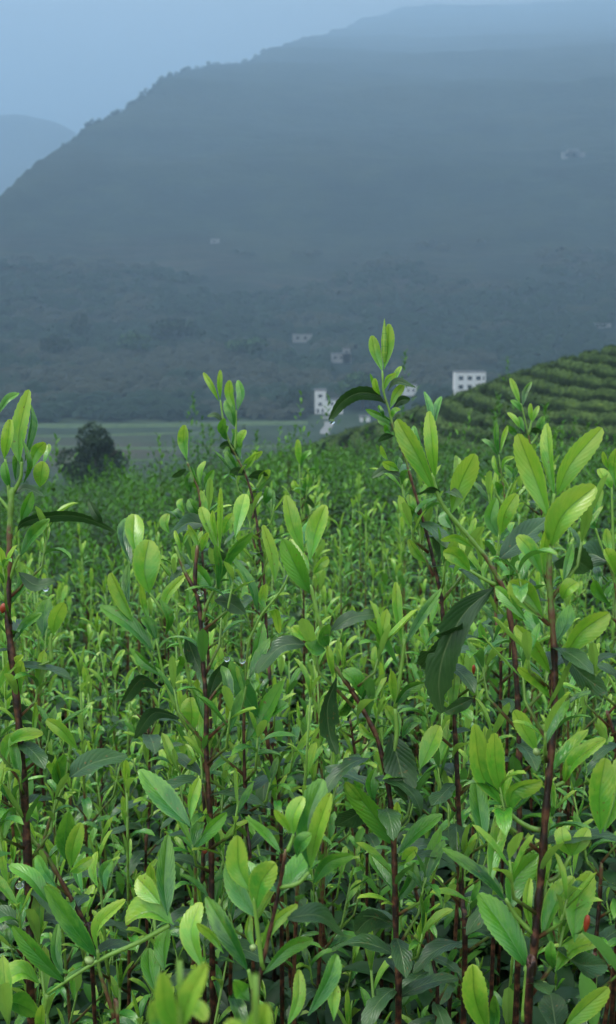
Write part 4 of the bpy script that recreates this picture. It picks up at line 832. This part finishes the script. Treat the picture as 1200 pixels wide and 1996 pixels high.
J = Plant('tea_plant', 'leafy tea shoot at the bottom centre with a black-brown stem and crowded bright leaves', HG, .62,
          [(557, 1655), (548, 1710), (536, 1770), (520, 1840), (505, 1915), (497, 1996), (494, 2060)], 1.3, 3.0, 1560)
J.leaves([('y', 48, 8, [(488, 1738), (466, 1690), (463, 1628)]), ('m', 44, 12, [(500, 1790), (462, 1735), (447, 1670)], .02), ('y', 52, 10, [(498, 1775), (508, 1722), (537, 1682)]),
          ('m', 66, 10, [(602, 1692), (600, 1600), (628, 1518)], .02), ('y', 36, 10, [(602, 1702), (618, 1620), (644, 1545)]), ('y', 36, 12, [(572, 1628), (572, 1590), (591, 1553)]),
          ('y', 20, 25, [(566, 1622), (552, 1598), (535, 1578)]), ('m', 20, 30, [(548, 1665), (520, 1630), (478, 1592)]), ('m', 30, 25, [(577, 1672), (588, 1645), (608, 1626)]),
          ('m', 32, 30, [(610, 1722), (640, 1682), (688, 1666)]), ('y', 25, 25, [(508, 1855), (532, 1802), (580, 1763)]), ('m', 42, 15, [(484, 1895), (440, 1815), (401, 1748)]),
          ('y', 20, 20, [(436, 1858), (412, 1822), (384, 1799)]), ('y', 46, 12, [(394, 1888), (372, 1820), (389, 1758)], .02), ('y', 20, 15, [(496, 1852), (482, 1820), (487, 1784)]),
          ('m', 38, 15, [(486, 1952), (470, 1935), (454, 1911)]), ('d', 40, 35, [(560, 1790), (620, 1785), (672, 1822)], .03), ('m', 44, 25, [(545, 1750), (575, 1700), (600, 1660)], .03),
          ('m', 30, 30, [(512, 1900), (560, 1850), (610, 1830)], .02), ('m', 34, 30, [(540, 1740), (500, 1720), (480, 1680)], .03), ('m', 40, 20, [(600, 1980), (640, 1910), (655, 1860)], .03),
          ('y', 30, 20, [(560, 2000), (580, 1950), (582, 1890)], .03), ('y', 30, 12, [(650, 1990), (648, 1950), (652, 1915)], .02)])
J.twig([(545, 1730), (580, 1722), (602, 1700)], 1.0, 1.5).twig([(512, 1890), (500, 1800), (494, 1745)], 1.0, 1.5).twig([(500, 1950), (490, 1920), (484, 1890)], 1.0, 1.5).twig([(560, 1660), (568, 1640), (572, 1626)], .9, 1.3)

M = Plant('tea_plant', 'tea plant at the bottom left with long narrow serrated green leaves', HG, .78,
          [(190, 1850), (193, 1890), (205, 1930), (222, 1985), (232, 2050)], 1.6, 2.8, 1880)
M.twig([(330, 1803), (268, 1838), (200, 1868), (140, 1905), (92, 1938)], 1.0, 2.0).twig([(92, 1938), (84, 1975), (70, 2010)], 1.8, 2.0)
M.leaves([('m', 42, 15, [(188, 1866), (142, 1808), (86, 1726)]), ('m', 34, 20, [(128, 1918), (70, 1860), (24, 1804)]), ('m', 34, 25, [(97, 1762), (60, 1712), (18, 1686)]),
          ('m', 42, 8, [(133, 1682), (126, 1635), (133, 1582)]), ('y', 35, 12, [(138, 1692), (142, 1650), (157, 1603)]), ('y', 26, 30, [(190, 1858), (194, 1802), (245, 1754)]),
          ('y', 44, 25, [(78, 1918), (38, 1897), (-8, 1928)]), ('m', 44, 8, [(326, 1785), (320, 1720), (326, 1626)], .03), ('y', 46, 12, [(312, 1762), (292, 1738), (267, 1711)], .02),
          ('m', 52, 14, [(372, 1614), (322, 1562), (271, 1499)], .03), ('y', 27, 20, [(370, 1602), (372, 1560), (388, 1516)], .03), ('m', 30, 20, [(382, 1652), (402, 1622), (442, 1584)], .04),
          ('d', 46, 30, [(135, 1515), (180, 1488), (248, 1470)], .05), ('y', 60, 25, [(338, 1803), (290, 1778), (244, 1800)]), ('m', 44, 15, [(304, 1935), (292, 1890), (289, 1848)], .02),
          ('m', 36, 10, [(320, 1892), (318, 1850), (326, 1808)], .02), ('m', 24, 20, [(122, 1900), (108, 1860), (112, 1800)], .02), ('y', 24, 20, [(85, 2010), (80, 1990), (82, 1958)], -.02),
          ('m', 50, 20, [(0, 1960), (30, 1955), (70, 1975)], .04), ('m', 22, 15, [(160, 1740), (150, 1700), (165, 1660)], .03), ('m', 26, 20, [(205, 1740), (200, 1705), (218, 1676)], .05),
          ('y', 22, 20, [(190, 1730), (182, 1700), (188, 1660)], .05), ('m', 28, 20, [(110, 1730), (86, 1700), (72, 1668)], .05), ('y', 25, 20, [(135, 1700), (150, 1690), (180, 1672)], .02)])

M2 = Plant('tea_plant', 'yellowish slanting stem at the lower left between long serrated leaves', HG, .98,
           [(18, 1500), (28, 1570), (60, 1630), (88, 1665), (112, 1705), (140, 1755), (165, 1805), (180, 1900)], 2.2, 3.2, 1640)
M2.twig([(80, 1655), (100, 1590), (125, 1530)], 1.2, 1.8, .6)
M2.leaves([('y', 30, 15, [(8, 1490), (14, 1450), (40, 1435)]), ('m', 34, 20, [(40, 1500), (60, 1480), (70, 1490)]), ('y', 26, 10, [(75, 1600), (62, 1580), (60, 1565)]),
           ('m', 30, 30, [(118, 1535), (110, 1500), (125, 1470)]), ('y', 26, 25, [(120, 1530), (105, 1490), (100, 1480)]), ('m', 22, 20, [(30, 1570), (12, 1590), (4, 1640)])]).infill(1720, 1880, 5, (125, 178), dark=.5)

O_ = Plant('tea_plant', 'small feathery tea sprig in front of the tea hill, above the largest right-hand leaves', HG, 1.6,
           [(1015, 786), (1020, 805), (1030, 850), (1040, 900), (1052, 970), (1065, 1100), (1075, 1250)], 1.2, 3.0, 850)
O_.twig([(1030, 845), (1034, 830), (1036, 820)]).twig([(1034, 868), (1045, 852), (1050, 842)])
O_.leaves([('y', 14, 12, [(1013, 788), (1004, 762), (994, 737)]), ('m', 13, 15, [(1018, 792), (1024, 765), (1036, 744)]), ('m', 13, 20, [(1016, 802), (1008, 790), (995, 780)]),
           ('y', 13, 20, [(1013, 836), (1003, 820), (989, 804)]), ('m', 13, 20, [(1022, 842), (1014, 825), (1012, 812)]), ('y', 11, 15, [(1036, 822), (1035, 805), (1034, 786)]),
           ('y', 11, 15, [(1037, 824), (1042, 808), (1050, 791)]), ('m', 18, 15, [(1049, 845), (1054, 828), (1060, 811)]), ('d', 14, 25, [(1034, 842), (1044, 838), (1056, 844)]),
           ('m', 14, 20, [(1010, 850), (1000, 840), (988, 828)]), ('y', 15, 20, [(1055, 860), (1062, 848), (1064, 836)])]).infill(880, 1200, 14, (1038, 1072), dark=.3)

Pp = Plant('tea_plant', 'narrow-leaved tea sprig between the bent green shoot and the large right-hand leaves', HG, 1.3,
           [(972, 886), (975, 910), (980, 945), (985, 985), (990, 1060), (996, 1200)], 1.1, 2.8, 930)
Pp.twig([(984, 975), (992, 955), (998, 942)]).twig([(983, 990), (970, 968), (962, 950)])
Pp.leaves([('m', 12, 15, [(971, 886), (966, 855), (967, 822)]), ('y', 12, 15, [(975, 882), (980, 855), (989, 830)]), ('m', 10, 25, [(970, 888), (955, 866), (939, 856)]),
           ('y', 11, 20, [(974, 930), (966, 910), (962, 888)]), ('y', 11, 20, [(978, 917), (984, 898), (1002, 891)]), ('m', 19, 15, [(998, 945), (998, 924), (983, 907)]),
           ('y', 20, 12, [(963, 956), (952, 942), (942, 929)]), ('m', 17, 15, [(971, 968), (974, 950), (966, 938)]), ('m', 12, 20, [(999, 935), (1008, 918), (1020, 905)])]).infill(985, 1250, 12, (985, 995), dark=.3)

Q_ = Plant('tea_plant', 'tea sprig with a close pair of rounded leaves beside the large grey-green leaf at right', HG, 1.0,
           [(972, 1042), (970, 1075), (966, 1110), (966, 1200), (975, 1400)], 1.4, 3.0, 1120)
Q_.leaves([('m', 30, 12, [(970, 1048), (956, 1012), (967, 970)]), ('y', 36, 12, [(976, 1042), (984, 1000), (1007, 962)]), ('y', 16, 20, [(996, 1040), (994, 1028), (1000, 1018)], .02),
           ('m', 18, 20, [(975, 1055), (985, 1040), (1000, 1035)], .02)]).infill(1130, 1380, 9, (966, 974), dark=.3)

Rr = Plant('tea_plant', 'tea shoot leaning in at the right edge with small paired leaves', HG, 1.0,
           [(1160, 1028), (1172, 1065), (1186, 1100), (1200, 1150), (1215, 1300), (1220, 1500)], 1.2, 3.0, 1110)
Rr.leaves([('m', 25, 15, [(1162, 1030), (1146, 1016), (1129, 1007)]), ('m', 15, 15, [(1160, 1012), (1152, 985), (1152, 962)]), ('y', 16, 15, [(1161, 1020), (1162, 985), (1173, 953)]),
           ('y', 24, 15, [(1193, 955), (1180, 935), (1166, 914)]), ('y', 24, 15, [(1200, 950), (1196, 910), (1202, 874)]), ('y', 12, 15, [(1186, 914), (1180, 900), (1175, 880)]),
           ('y', 20, 15, [(1196, 1085), (1184, 1060), (1181, 1030)]), ('y', 28, 20, [(1200, 1120), (1188, 1090), (1178, 1070)]), ('d', 60, 25, [(1185, 1095), (1150, 1080), (1115, 1100)], .04),
           ('m', 24, 20, [(1190, 1180), (1165, 1150), (1160, 1130)])]).infill(1180, 1500, 8, (1204, 1220), dark=.3)
Rr.twig([(1196, 1100), (1194, 1020), (1192, 950)], .9, 1.3)

N_ = Plant('tea_plant', 'blurred yellow-green leaf tuft poking up at the bottom edge, left of centre', HG, .36,
           [(348, 1995), (352, 2040), (356, 2120)], 1.2, 2.2, 2100)
N_.leaves([('y', 46, 10, [(345, 2015), (322, 1965), (314, 1895)]), ('y', 44, 15, [(352, 2015), (368, 1950), (404, 1878)]), ('y', 34, 30, [(350, 1995), (378, 1970), (402, 1990)]),
           ('y', 40, 15, [(330, 2030), (305, 1990), (296, 1950)])])
N2_ = Plant('tea_plant', 'blurred pale leaf tips at the very bottom edge below the bottom centre shoot', HG, .34,
            [(495, 2030), (498, 2080), (500, 2160)], 1.2, 2.2, 2200)
N2_.leaves([('y', 50, 15, [(490, 2060), (465, 2020), (440, 1990)]), ('y', 56, 10, [(500, 2060), (505, 2010), (520, 1955)])])

# more dark woody stems seen deeper in the bush
def woody(d, stem, label, r0, r1, dark=.5, n=14):
    p = Plant('tea_plant', label, HG, d, stem, r0, r1, stem[0][1] - 60); p.infill(stem[0][1], stem[-1][1], n, (stem[0][0], stem[-1][0]), dark=dark); return p
woody(1.15, [(515, 1410), (524, 1460), (535, 1510), (545, 1580), (548, 1700)], 'short bare brown stem stub right of the forked dark stem', 2.4, 3.2)
woody(1.25, [(682, 1400), (692, 1470), (705, 1540), (715, 1640)], 'thin purplish stem behind the long hanging dark leaf', 1.8, 2.6)
woody(1.3, [(288, 1400), (291, 1500), (290, 1600), (284, 1720)], 'dark upright stem with small leaf tufts, left of the forked stem', 1.8, 3.2)
woody(1.2, [(1182, 1385), (1200, 1440), (1215, 1500), (1222, 1600)], 'brown stem slanting out at the right edge', 2.6, 3.4, n=6)
woody(1.0, [(1172, 1680), (1168, 1760), (1160, 1850), (1155, 1960)], 'brown stem low at the right edge behind a pale leaf', 2.2, 3.6, n=8)
woody(1.1, [(800, 1690), (822, 1790), (845, 1880), (852, 1996)], 'slanting dark stem between the centre and right-hand plants near the bottom', 2.2, 4.2, n=10)
woody(1.6, [(195, 1330), (196, 1420), (198, 1520), (200, 1640)], 'thin brown stem left of the lower leaf clusters', 2.0, 3.2)

def small_blob(name, root, u, v, d, rx, rz, mat, tilt=0.0):
    V, F, U = [], [], []; n, m = 8, 6
    for i in range(m + 1):
        a = math.pi * i / m; r = math.sin(a) * (1 - .25 * math.cos(a))
        for k in range(n):
            b = 2 * math.pi * k / n; q = Vector((r * math.cos(b) * rx, r * math.sin(b) * rx, -math.cos(a) * rz))
            V.append(Matrix.Rotation(tilt, 3, 'Y') @ q); U.append((k / n, i / m))
    for i in range(m):
        for k in range(n): F.append((i * n + k, i * n + (k + 1) % n, (i + 1) * n + (k + 1) % n, (i + 1) * n + k))
    p = P(u, v, d)
    o = mesh_obj(name, [v_ + (p - root.location if root else Vector((0, 0, 0))) for v_ in V], F, mat, root, U)
    if not root: o.location = p
    return o
small_blob('flower_bud', B.root, 1045, 1466, .69, .0028, .0022, M_BUD, .9)
small_blob('flower_bud', B.root, 1061, 1922, .69, .0028, .0025, M_BUD, .9)
small_blob('flower_bud', M.root, 173, 1873, .77, .0036, .0026, M_BUD, .4)
small_blob('flower_bud', J.root, 493, 1848, .61, .002, .002, M_BUD)
small_blob('withered_scale', B.root, 1143, 1800, .69, .0020, .0060, M_RED, .1)
small_blob('withered_scale', A.root, 6, 1186, .91, .0028, .0045, M_RED, .3)
small_blob('withered_scale', C.root, 923, 1305, .86, .0014, .0040, M_RED)
small_blob('withered_scale', E.root, 399, 1660, .88, .002, .002, M_RED)
for u, v, d, lb in ((647, 822, .885, 'water drop at the tip of the drooping dark leaf on the tallest shoot'),
                    (89, 1148, .89, 'water drop under the folded dark leaf at the left edge'),
                    (442, 1285, .88, 'water drop under a dark leaf right of the forked stem'),
                    (472, 1289, .90, 'water drop hanging right of the one under the dark leaf'),
                    (444, 1353, .90, 'water drop low on the side twig of the forked stem'),
                    (390, 1156, .88, 'tiny water drop in the fork of the dark reddish stem'),
                    (38, 1727, .77, 'water drop at the lower left beside a narrow green leaf')):
    o = small_blob('water_drop', None, u, v, d, .0028, .0022, M_DROP); tag(o, lb, 'water drop', 'raindrops hanging from tea leaves')

# ------------------------------------------------------------------ the crowd of shoots round them, each one a plant
def fill_plant(x, y, h, seed, label, group, lean=None, rich=1.0):
    rg = random.Random(seed); gz = Hs(x, y); root = empty('tea_plant', (x, y, gz), label, 'tea plant', group)
    la = rg.uniform(0, 6.28); lm = rg.uniform(0, .10)
    tip = Vector((math.cos(la) * lm, math.sin(la) * lm, h)); wob = Vector((rg.uniform(-.03, .03), rg.uniform(-.03, .03), 0))
    base = [Vector((0, 0, -.03)), tip * .33 + wob, tip * .66 - wob * .6, tip]; sp = spline(base, 12)
    def at(t):
        s = t * 11; i = min(int(s), 10); return sp[i].lerp(sp[i + 1], s - i), (sp[i + 1] - sp[i]).normalized()
    V, F, U = tube_geo(sp, [(.0042 * (1 - i / 11) + .0012) for i in range(12)], 5, [1 if i < 9 else (.7, .2, 0)[i - 9] for i in range(12)])
    def add(pts, r, w_):
        v_, f_, u_ = tube_geo(pts, r, 4, w_); off = len(V); V.extend(v_); F.extend([tuple(k + off for k in f) for f in f_]); U.extend(u_)
    def lf(kind, pos, ax, a, th, L):
        e1 = ax.orthogonal().normalized(); e2 = ax.cross(e1); rad = e1 * math.cos(a) + e2 * math.sin(a); th = math.radians(th)
        dr = ax * math.cos(th) + rad * math.sin(th); nr = ax * math.sin(th) - rad * math.cos(th)
        put_leaf(root, kind, pos + rad * .001, dr, nr, L, rg, wx=rg.uniform(.85, 1.15))
    a = rg.uniform(0, 6.28); z = h * .34
    while z < h * .985:
        t = z / h; p, ax = at(t); a += 2.4 + rg.uniform(-.3, .3)
        if t < .74:
            if rg.random() < .75: lf('d' if rg.random() < .66 else 'm', p, ax, a, rg.uniform(50, 95), rg.uniform(.036, .064))
            z += rg.uniform(.024, .040) / rich
            if t > .40 and rg.random() < .50: sh = True
            else: sh = False
        elif t < .9:
            lf('m', p, ax, a, rg.uniform(30, 60), rg.uniform(.030, .052)); z += rg.uniform(.018, .027); sh = rg.random() < .4
        else:
            lf('y' if rg.random() < .65 else 'm', p, ax, a, rg.uniform(14, 34), rg.uniform(.022, .042)); z += rg.uniform(.012, .019); sh = False
        if sh:
            e1 = ax.orthogonal().normalized(); e2 = ax.cross(e1); b = a + .3; rad = e1 * math.cos(b) + e2 * math.sin(b); ln = rg.uniform(.025, .085)
            q1 = p + rad * ln * .5 + Vector((0, 0, ln * .5)); q2 = q1 + rad * ln * .18 + Vector((0, 0, ln * .75)); add([p, q1, q2], [.0016, .0012, .0008], [.8, .3, 0])
            ax2 = (q2 - q1).normalized(); c = rg.uniform(0, 6.28)
            for k in range(rg.choice((2, 3, 3, 4))):
                f_ = .45 + .55 * k / 3; lf('y' if rg.random() < .15 + .5 * t else 'm', q1.lerp(q2, f_), ax2, c + k * 2.3, rg.uniform(16, 45), rg.uniform(.018, .040))
            if rg.random() < .5: put_leaf(root, 'y', q2, ax2, Vector((0, -1, 0)), rg.uniform(.014, .024), rg, BUD)
    p, ax = at(1.0)
    for k in range(2): lf('y', p, ax, a + 1 + k * 3.0, rg.uniform(8, 22), rg.uniform(.03, .05))
    put_leaf(root, 'y', p, ax, Vector((0, -1, 0)), rg.uniform(.02, .034), rg, BUD)
    mesh_obj('stem', V, F, M_STEM, root, U); return root
ZONES = [(110, 'by the left edge'), (240, 'below the dark round tree'), (350, 'under the pair of round bright leaves'), (440, 'around the forked reddish stem'),
         (540, 'below the tall fork-topped shoot'), (650, 'around the central long-leaved shoot'), (760, 'under the tallest shoot'), (860, 'right of the tallest shoot'),
         (960, 'below the bent green shoot'), (1080, 'just left of the thick right-hand stem'), (1160, 'right of the thick right-hand stem'), (9999, 'by the right edge')]
def where(x, y, h, seed, lb):
    u = CU + FPX * x / y; rg = random.Random(seed); rg.uniform(0, 6.28) if False else None
    la = rg.uniform(0, 6.28); lm = rg.uniform(0, .10); dx = math.cos(la) * lm
    size = 'tall' if h > 1.07 else ('short' if h < .93 else 'mid-height')
    lean = 'left-leaning' if dx < -.03 else ('right-leaning' if dx > .03 else 'upright')
    z = [n for a, n in ZONES if u < a][0]
    return '%s %s %s, %s' % (size, lean, lb, z)
def top_h(x, y, vmin, hmin, hmax, rg):
    """height of a shoot so that its top stays below photo row vmin"""
    h = rg.uniform(hmin, hmax); d = y; g = Hs(x, y)
    zmax = CAM_Z - (vmin - 620) / FPX * d
    return min(h, zmax - g)
FB = [  # depth band, how many, highest photo row reached, heights, label, group
    (.66, .95, 14, 1560, .70, 1.0, 'tea shoot low among the front stems', 'tea shoots nearest the camera'),
    (.95, 1.4, 34, 1235, .85, 1.15, 'tea shoot just behind the front ones', 'tea shoots behind the front stems'),
    (1.4, 2.0, 62, 1085, .90, 1.15, 'tea shoot in mid-bush', 'tea shoots in the middle of the bush'),
    (2.0, 2.8, 84, 985, .95, 1.18, 'tea shoot in the farther bush', 'tea shoots in the farther part of the bush'),
    (2.8, 3.5, 76, 930, .95, 1.22, 'tea shoot at the bush\'s back', 'tea shoots at the back of the bush')]
seed = 1000
for (d0, d1, n, vmin, h0, h1, lb, gp_) in FB:
    rg = random.Random(int(d0 * 100)); pts = []; tries = 0
    while len(pts) < n and tries < 6000:
        tries += 1; y = math.sqrt(rg.uniform(d0 * d0, d1 * d1)); x = rg.uniform(-.33, .33) * y * 1.05
        if all((x - a) ** 2 + (y - b) ** 2 > (.035 + .02 * y) ** 2 for a, b in pts): pts.append((x, y))
    for (x, y) in pts:
        seed += 1; h = top_h(x, y, vmin, h0, h1, rg)
        if h > .3: fill_plant(x, y, h, seed, where(x, y, h, seed, lb), gp_)

# ------------------------------------------------------------------ the rest of the field: too many to count, joined
def simple_leaf(seg, curve, ratio=.36):
    """unit leaf: (seg+1)x3 grid"""
    V, Q = [], []; p = np.array([0., 0., 0.])
    for i in range(seg + 1):
        t = i / seg; w_ = ratio / 2 * max(leaf_profile(t, 'm'), .06); V += [(-w_, p[1], p[2] + w_ * .4), (0, p[1], p[2]), (w_, p[1], p[2] + w_ * .4)]
        a = -curve * (t + .5 / seg); p = p + np.array([0, math.cos(a), math.sin(a)]) / seg
    for i in range(seg):
        for k in range(2): Q.append((i * 3 + k, i * 3 + k + 1, i * 3 + 4 + k, i * 3 + 3 + k))
    return np.array(V), np.array(Q)
def scatter_leaves(pos, dr, nr, L, info, seg, curve):
    """vectorised leaf instances -> V, Q, attr"""
    LV, LQ = simple_leaf(seg, curve); n = len(pos); Y = dr / np.linalg.norm(dr, axis=1, keepdims=True)
    X = np.cross(Y, nr); X /= np.linalg.norm(X, axis=1, keepdims=True) + 1e-9; Z = np.cross(X, Y)
    V = pos[:, None, :] + L[:, None, None] * (LV[None, :, 0:1] * X[:, None, :] + LV[None, :, 1:2] * Y[:, None, :] + LV[None, :, 2:3] * Z[:, None, :])
    m = len(LV); Q = LQ[None] + (np.arange(n) * m)[:, None, None]
    return V.reshape(-1, 3), Q.reshape(-1, 4), np.repeat(info, m, axis=0)
def shoot_leaves(rs, X, Y, Z0, Ht, per, seg, zlo=.5, scale=1.0):
    """leaves up many shoots at once"""
    n = len(X); k = np.tile(np.arange(per), n); own = np.repeat(np.arange(n), per)
    t = zlo + (1 - zlo) * ((k + rs.uniform(0, .8, n * per)) / per) ** .85
    a = k * 2.4 + np.repeat(rs.uniform(0, 6.28, n), per); off = rs.uniform(0, .10, n * per) * (t < .93)
    rad = np.stack([np.cos(a), np.sin(a), np.zeros_like(a)], -1)
    lx, ly = np.repeat(rs.normal(0, .09, n), per), np.repeat(rs.normal(0, .09, n), per); tone = np.repeat(np.clip(rs.uniform(0, 1, n) + fbm(X / 1.6, Y / 1.6, 2, 91) * .9, 0, 1.2), per)
    pos = np.stack([X[own] + lx * t, Y[own] + ly * t, Z0[own] + Ht[own] * t], -1) + rad * off[:, None]
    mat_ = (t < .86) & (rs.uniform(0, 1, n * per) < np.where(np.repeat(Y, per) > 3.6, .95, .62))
    th = np.where(mat_, rs.uniform(.8, 1.6, n * per), rs.uniform(.2, .75, n * per))
    up = np.array([0, 0, 1.0]); dr = up * np.cos(th)[:, None] + rad * np.sin(th)[:, None]; nr = up * np.sin(th)[:, None] - rad * np.cos(th)[:, None]
    L = np.where(mat_, rs.uniform(.045, .07, n * per), rs.uniform(.022, .042, n * per)) * scale
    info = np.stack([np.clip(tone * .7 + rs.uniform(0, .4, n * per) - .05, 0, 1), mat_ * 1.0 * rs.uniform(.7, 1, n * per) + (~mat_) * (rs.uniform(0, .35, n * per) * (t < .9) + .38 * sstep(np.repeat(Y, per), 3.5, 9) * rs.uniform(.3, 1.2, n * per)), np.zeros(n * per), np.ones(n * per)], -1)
    return scatter_leaves(pos, dr, nr, L, info, seg, .6)
def stems(rs, X, Y, Z0, Ht):
    n = len(X); r = .003; c = np.array([(-r, -r), (r, -r), (0, r)]); V = np.zeros((n, 6, 3))
    for j in range(3):
        V[:, j] = np.stack([X + c[j, 0], Y + c[j, 1], Z0], -1); V[:, j + 3] = np.stack([X + c[j, 0] * .5, Y + c[j, 1] * .5, Z0 + Ht * .8], -1)
    Q = np.array([(0, 1, 4, 3), (1, 2, 5, 4), (2, 0, 3, 5)])[None] + (np.arange(n) * 6)[:, None, None]
    info = np.tile([.5, 0, 1, 1], (n * 6, 1)); return V.reshape(-1, 3), Q.reshape(-1, 4), info
def field():
    rs = np.random.RandomState(21); parts = []
    def band(d0, d1, dens, per, seg, half=.40, zlo=.5, h0=.9, h1=1.15, scale=1.0, st=True):
        area = half * (d1 ** 2 - d0 ** 2); n = int(area * dens); Y = np.sqrt(rs.uniform(d0 * d0, d1 * d1, n)); X = rs.uniform(-half, half, n) * Y
        if h0 > 1.2: k = (X < -.015 * Y) | (X > .05 * Y); X, Y = X[k], Y[k]; n = len(X)
        Z0 = H(X, Y); Ht = rs.uniform(h0, h1, n) + fbm(X / .9, Y / .9, 2, 33) * .22 + (rs.uniform(0, 1, n) > .93) * rs.uniform(.08, .36, n) * (Y > 3.5) * ((X < -.01 * Y) | (X > .04 * Y))
        parts.append(shoot_leaves(rs, X, Y, Z0, Ht, per, seg, zlo, scale))
        if st: parts.append(stems(rs, X, Y, Z0, Ht))
    band(1.1, 3.5, 120, 36, 6, zlo=.25, h0=.62, h1=1.04)
    band(3.5, 6, 95, 36, 4, zlo=.5)
    band(3.8, 9, 2.2, 56, 3, zlo=.62, h0=1.22, h1=1.55, scale=1.1)
    band(6, 10, 64, 28, 3, zlo=.6, scale=1.1)
    band(10, 17, 46, 18, 2, zlo=.65, scale=1.3, half=.42)
    band(17, 27, 18, 12, 1, zlo=.6, scale=1.7, half=.42, st=False)
    # the same field goes on beside and behind the camera
    n = 2600; X, Y = rs.uniform(-3.2, 3.2, n), rs.uniform(-3.2, 4.2, n); k = (np.abs(X) > .40 * np.maximum(Y, 0) + .02) & (np.hypot(X, Y) > .5) ; X, Y = X[k], Y[k]
    Z0 = H(X, Y); Ht = rs.uniform(.9, 1.15, len(X)); parts.append(shoot_leaves(rs, X, Y, Z0, Ht, 30, 4, .25, 1.1)); parts.append(stems(rs, X, Y, Z0, Ht))
    return None, parts
def join(parts):
    off = 0; Vs, Qs, As = [], [], []
    for V_, Q_, A_ in parts: Vs.append(V_); Qs.append(Q_ + off); As.append(A_); off += len(V_)
    return np.concatenate(Vs), np.concatenate(Qs), np.concatenate(As)
_, _parts = field(); V_, Q_2, A_ = join(_parts)
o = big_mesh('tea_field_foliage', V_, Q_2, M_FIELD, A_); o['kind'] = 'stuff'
tag(o, 'dense field of tea shoots running downhill behind the nearer bushes', 'tea foliage')
# old leaves and twigs low between the near stems
def undergrowth():
    rs = np.random.RandomState(5); n = 60000; Y = np.sqrt(rs.uniform(.5 ** 2, 4.5 ** 2, n)); X = rs.uniform(-.42, .42, n) * Y; Z = H(X, Y) + rs.uniform(.03, .74, n) ** 1.0
    a = rs.uniform(0, 6.28, n); th = rs.uniform(.7, 2.0, n); rad = np.stack([np.cos(a), np.sin(a), 0 * a], -1); up = np.array([0, 0, 1.0])
    dr = up * np.cos(th)[:, None] + rad * np.sin(th)[:, None]; nr = up * np.sin(th)[:, None] - rad * np.cos(th)[:, None]
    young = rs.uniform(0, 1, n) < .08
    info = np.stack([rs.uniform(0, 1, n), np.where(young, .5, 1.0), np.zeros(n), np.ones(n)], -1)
    p1 = scatter_leaves(np.stack([X, Y, Z], -1), dr, nr, np.where(young, .035, .06) * rs.uniform(.7, 1.2, n), info, 5, .8)
    m = 700; Ys = np.sqrt(rs.uniform(.6 ** 2, 4.5 ** 2, m)); Xs = rs.uniform(-.42, .42, m) * Ys
    p2 = stems(rs, Xs, Ys, H(Xs, Ys), rs.uniform(.4, .85, m))
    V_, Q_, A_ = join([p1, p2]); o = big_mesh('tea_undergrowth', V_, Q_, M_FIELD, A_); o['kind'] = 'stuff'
    tag(o, 'dark old leaves and thin twigs tangled low between the tea stems', 'undergrowth')
undergrowth()
print('objects', len(bpy.data.objects))
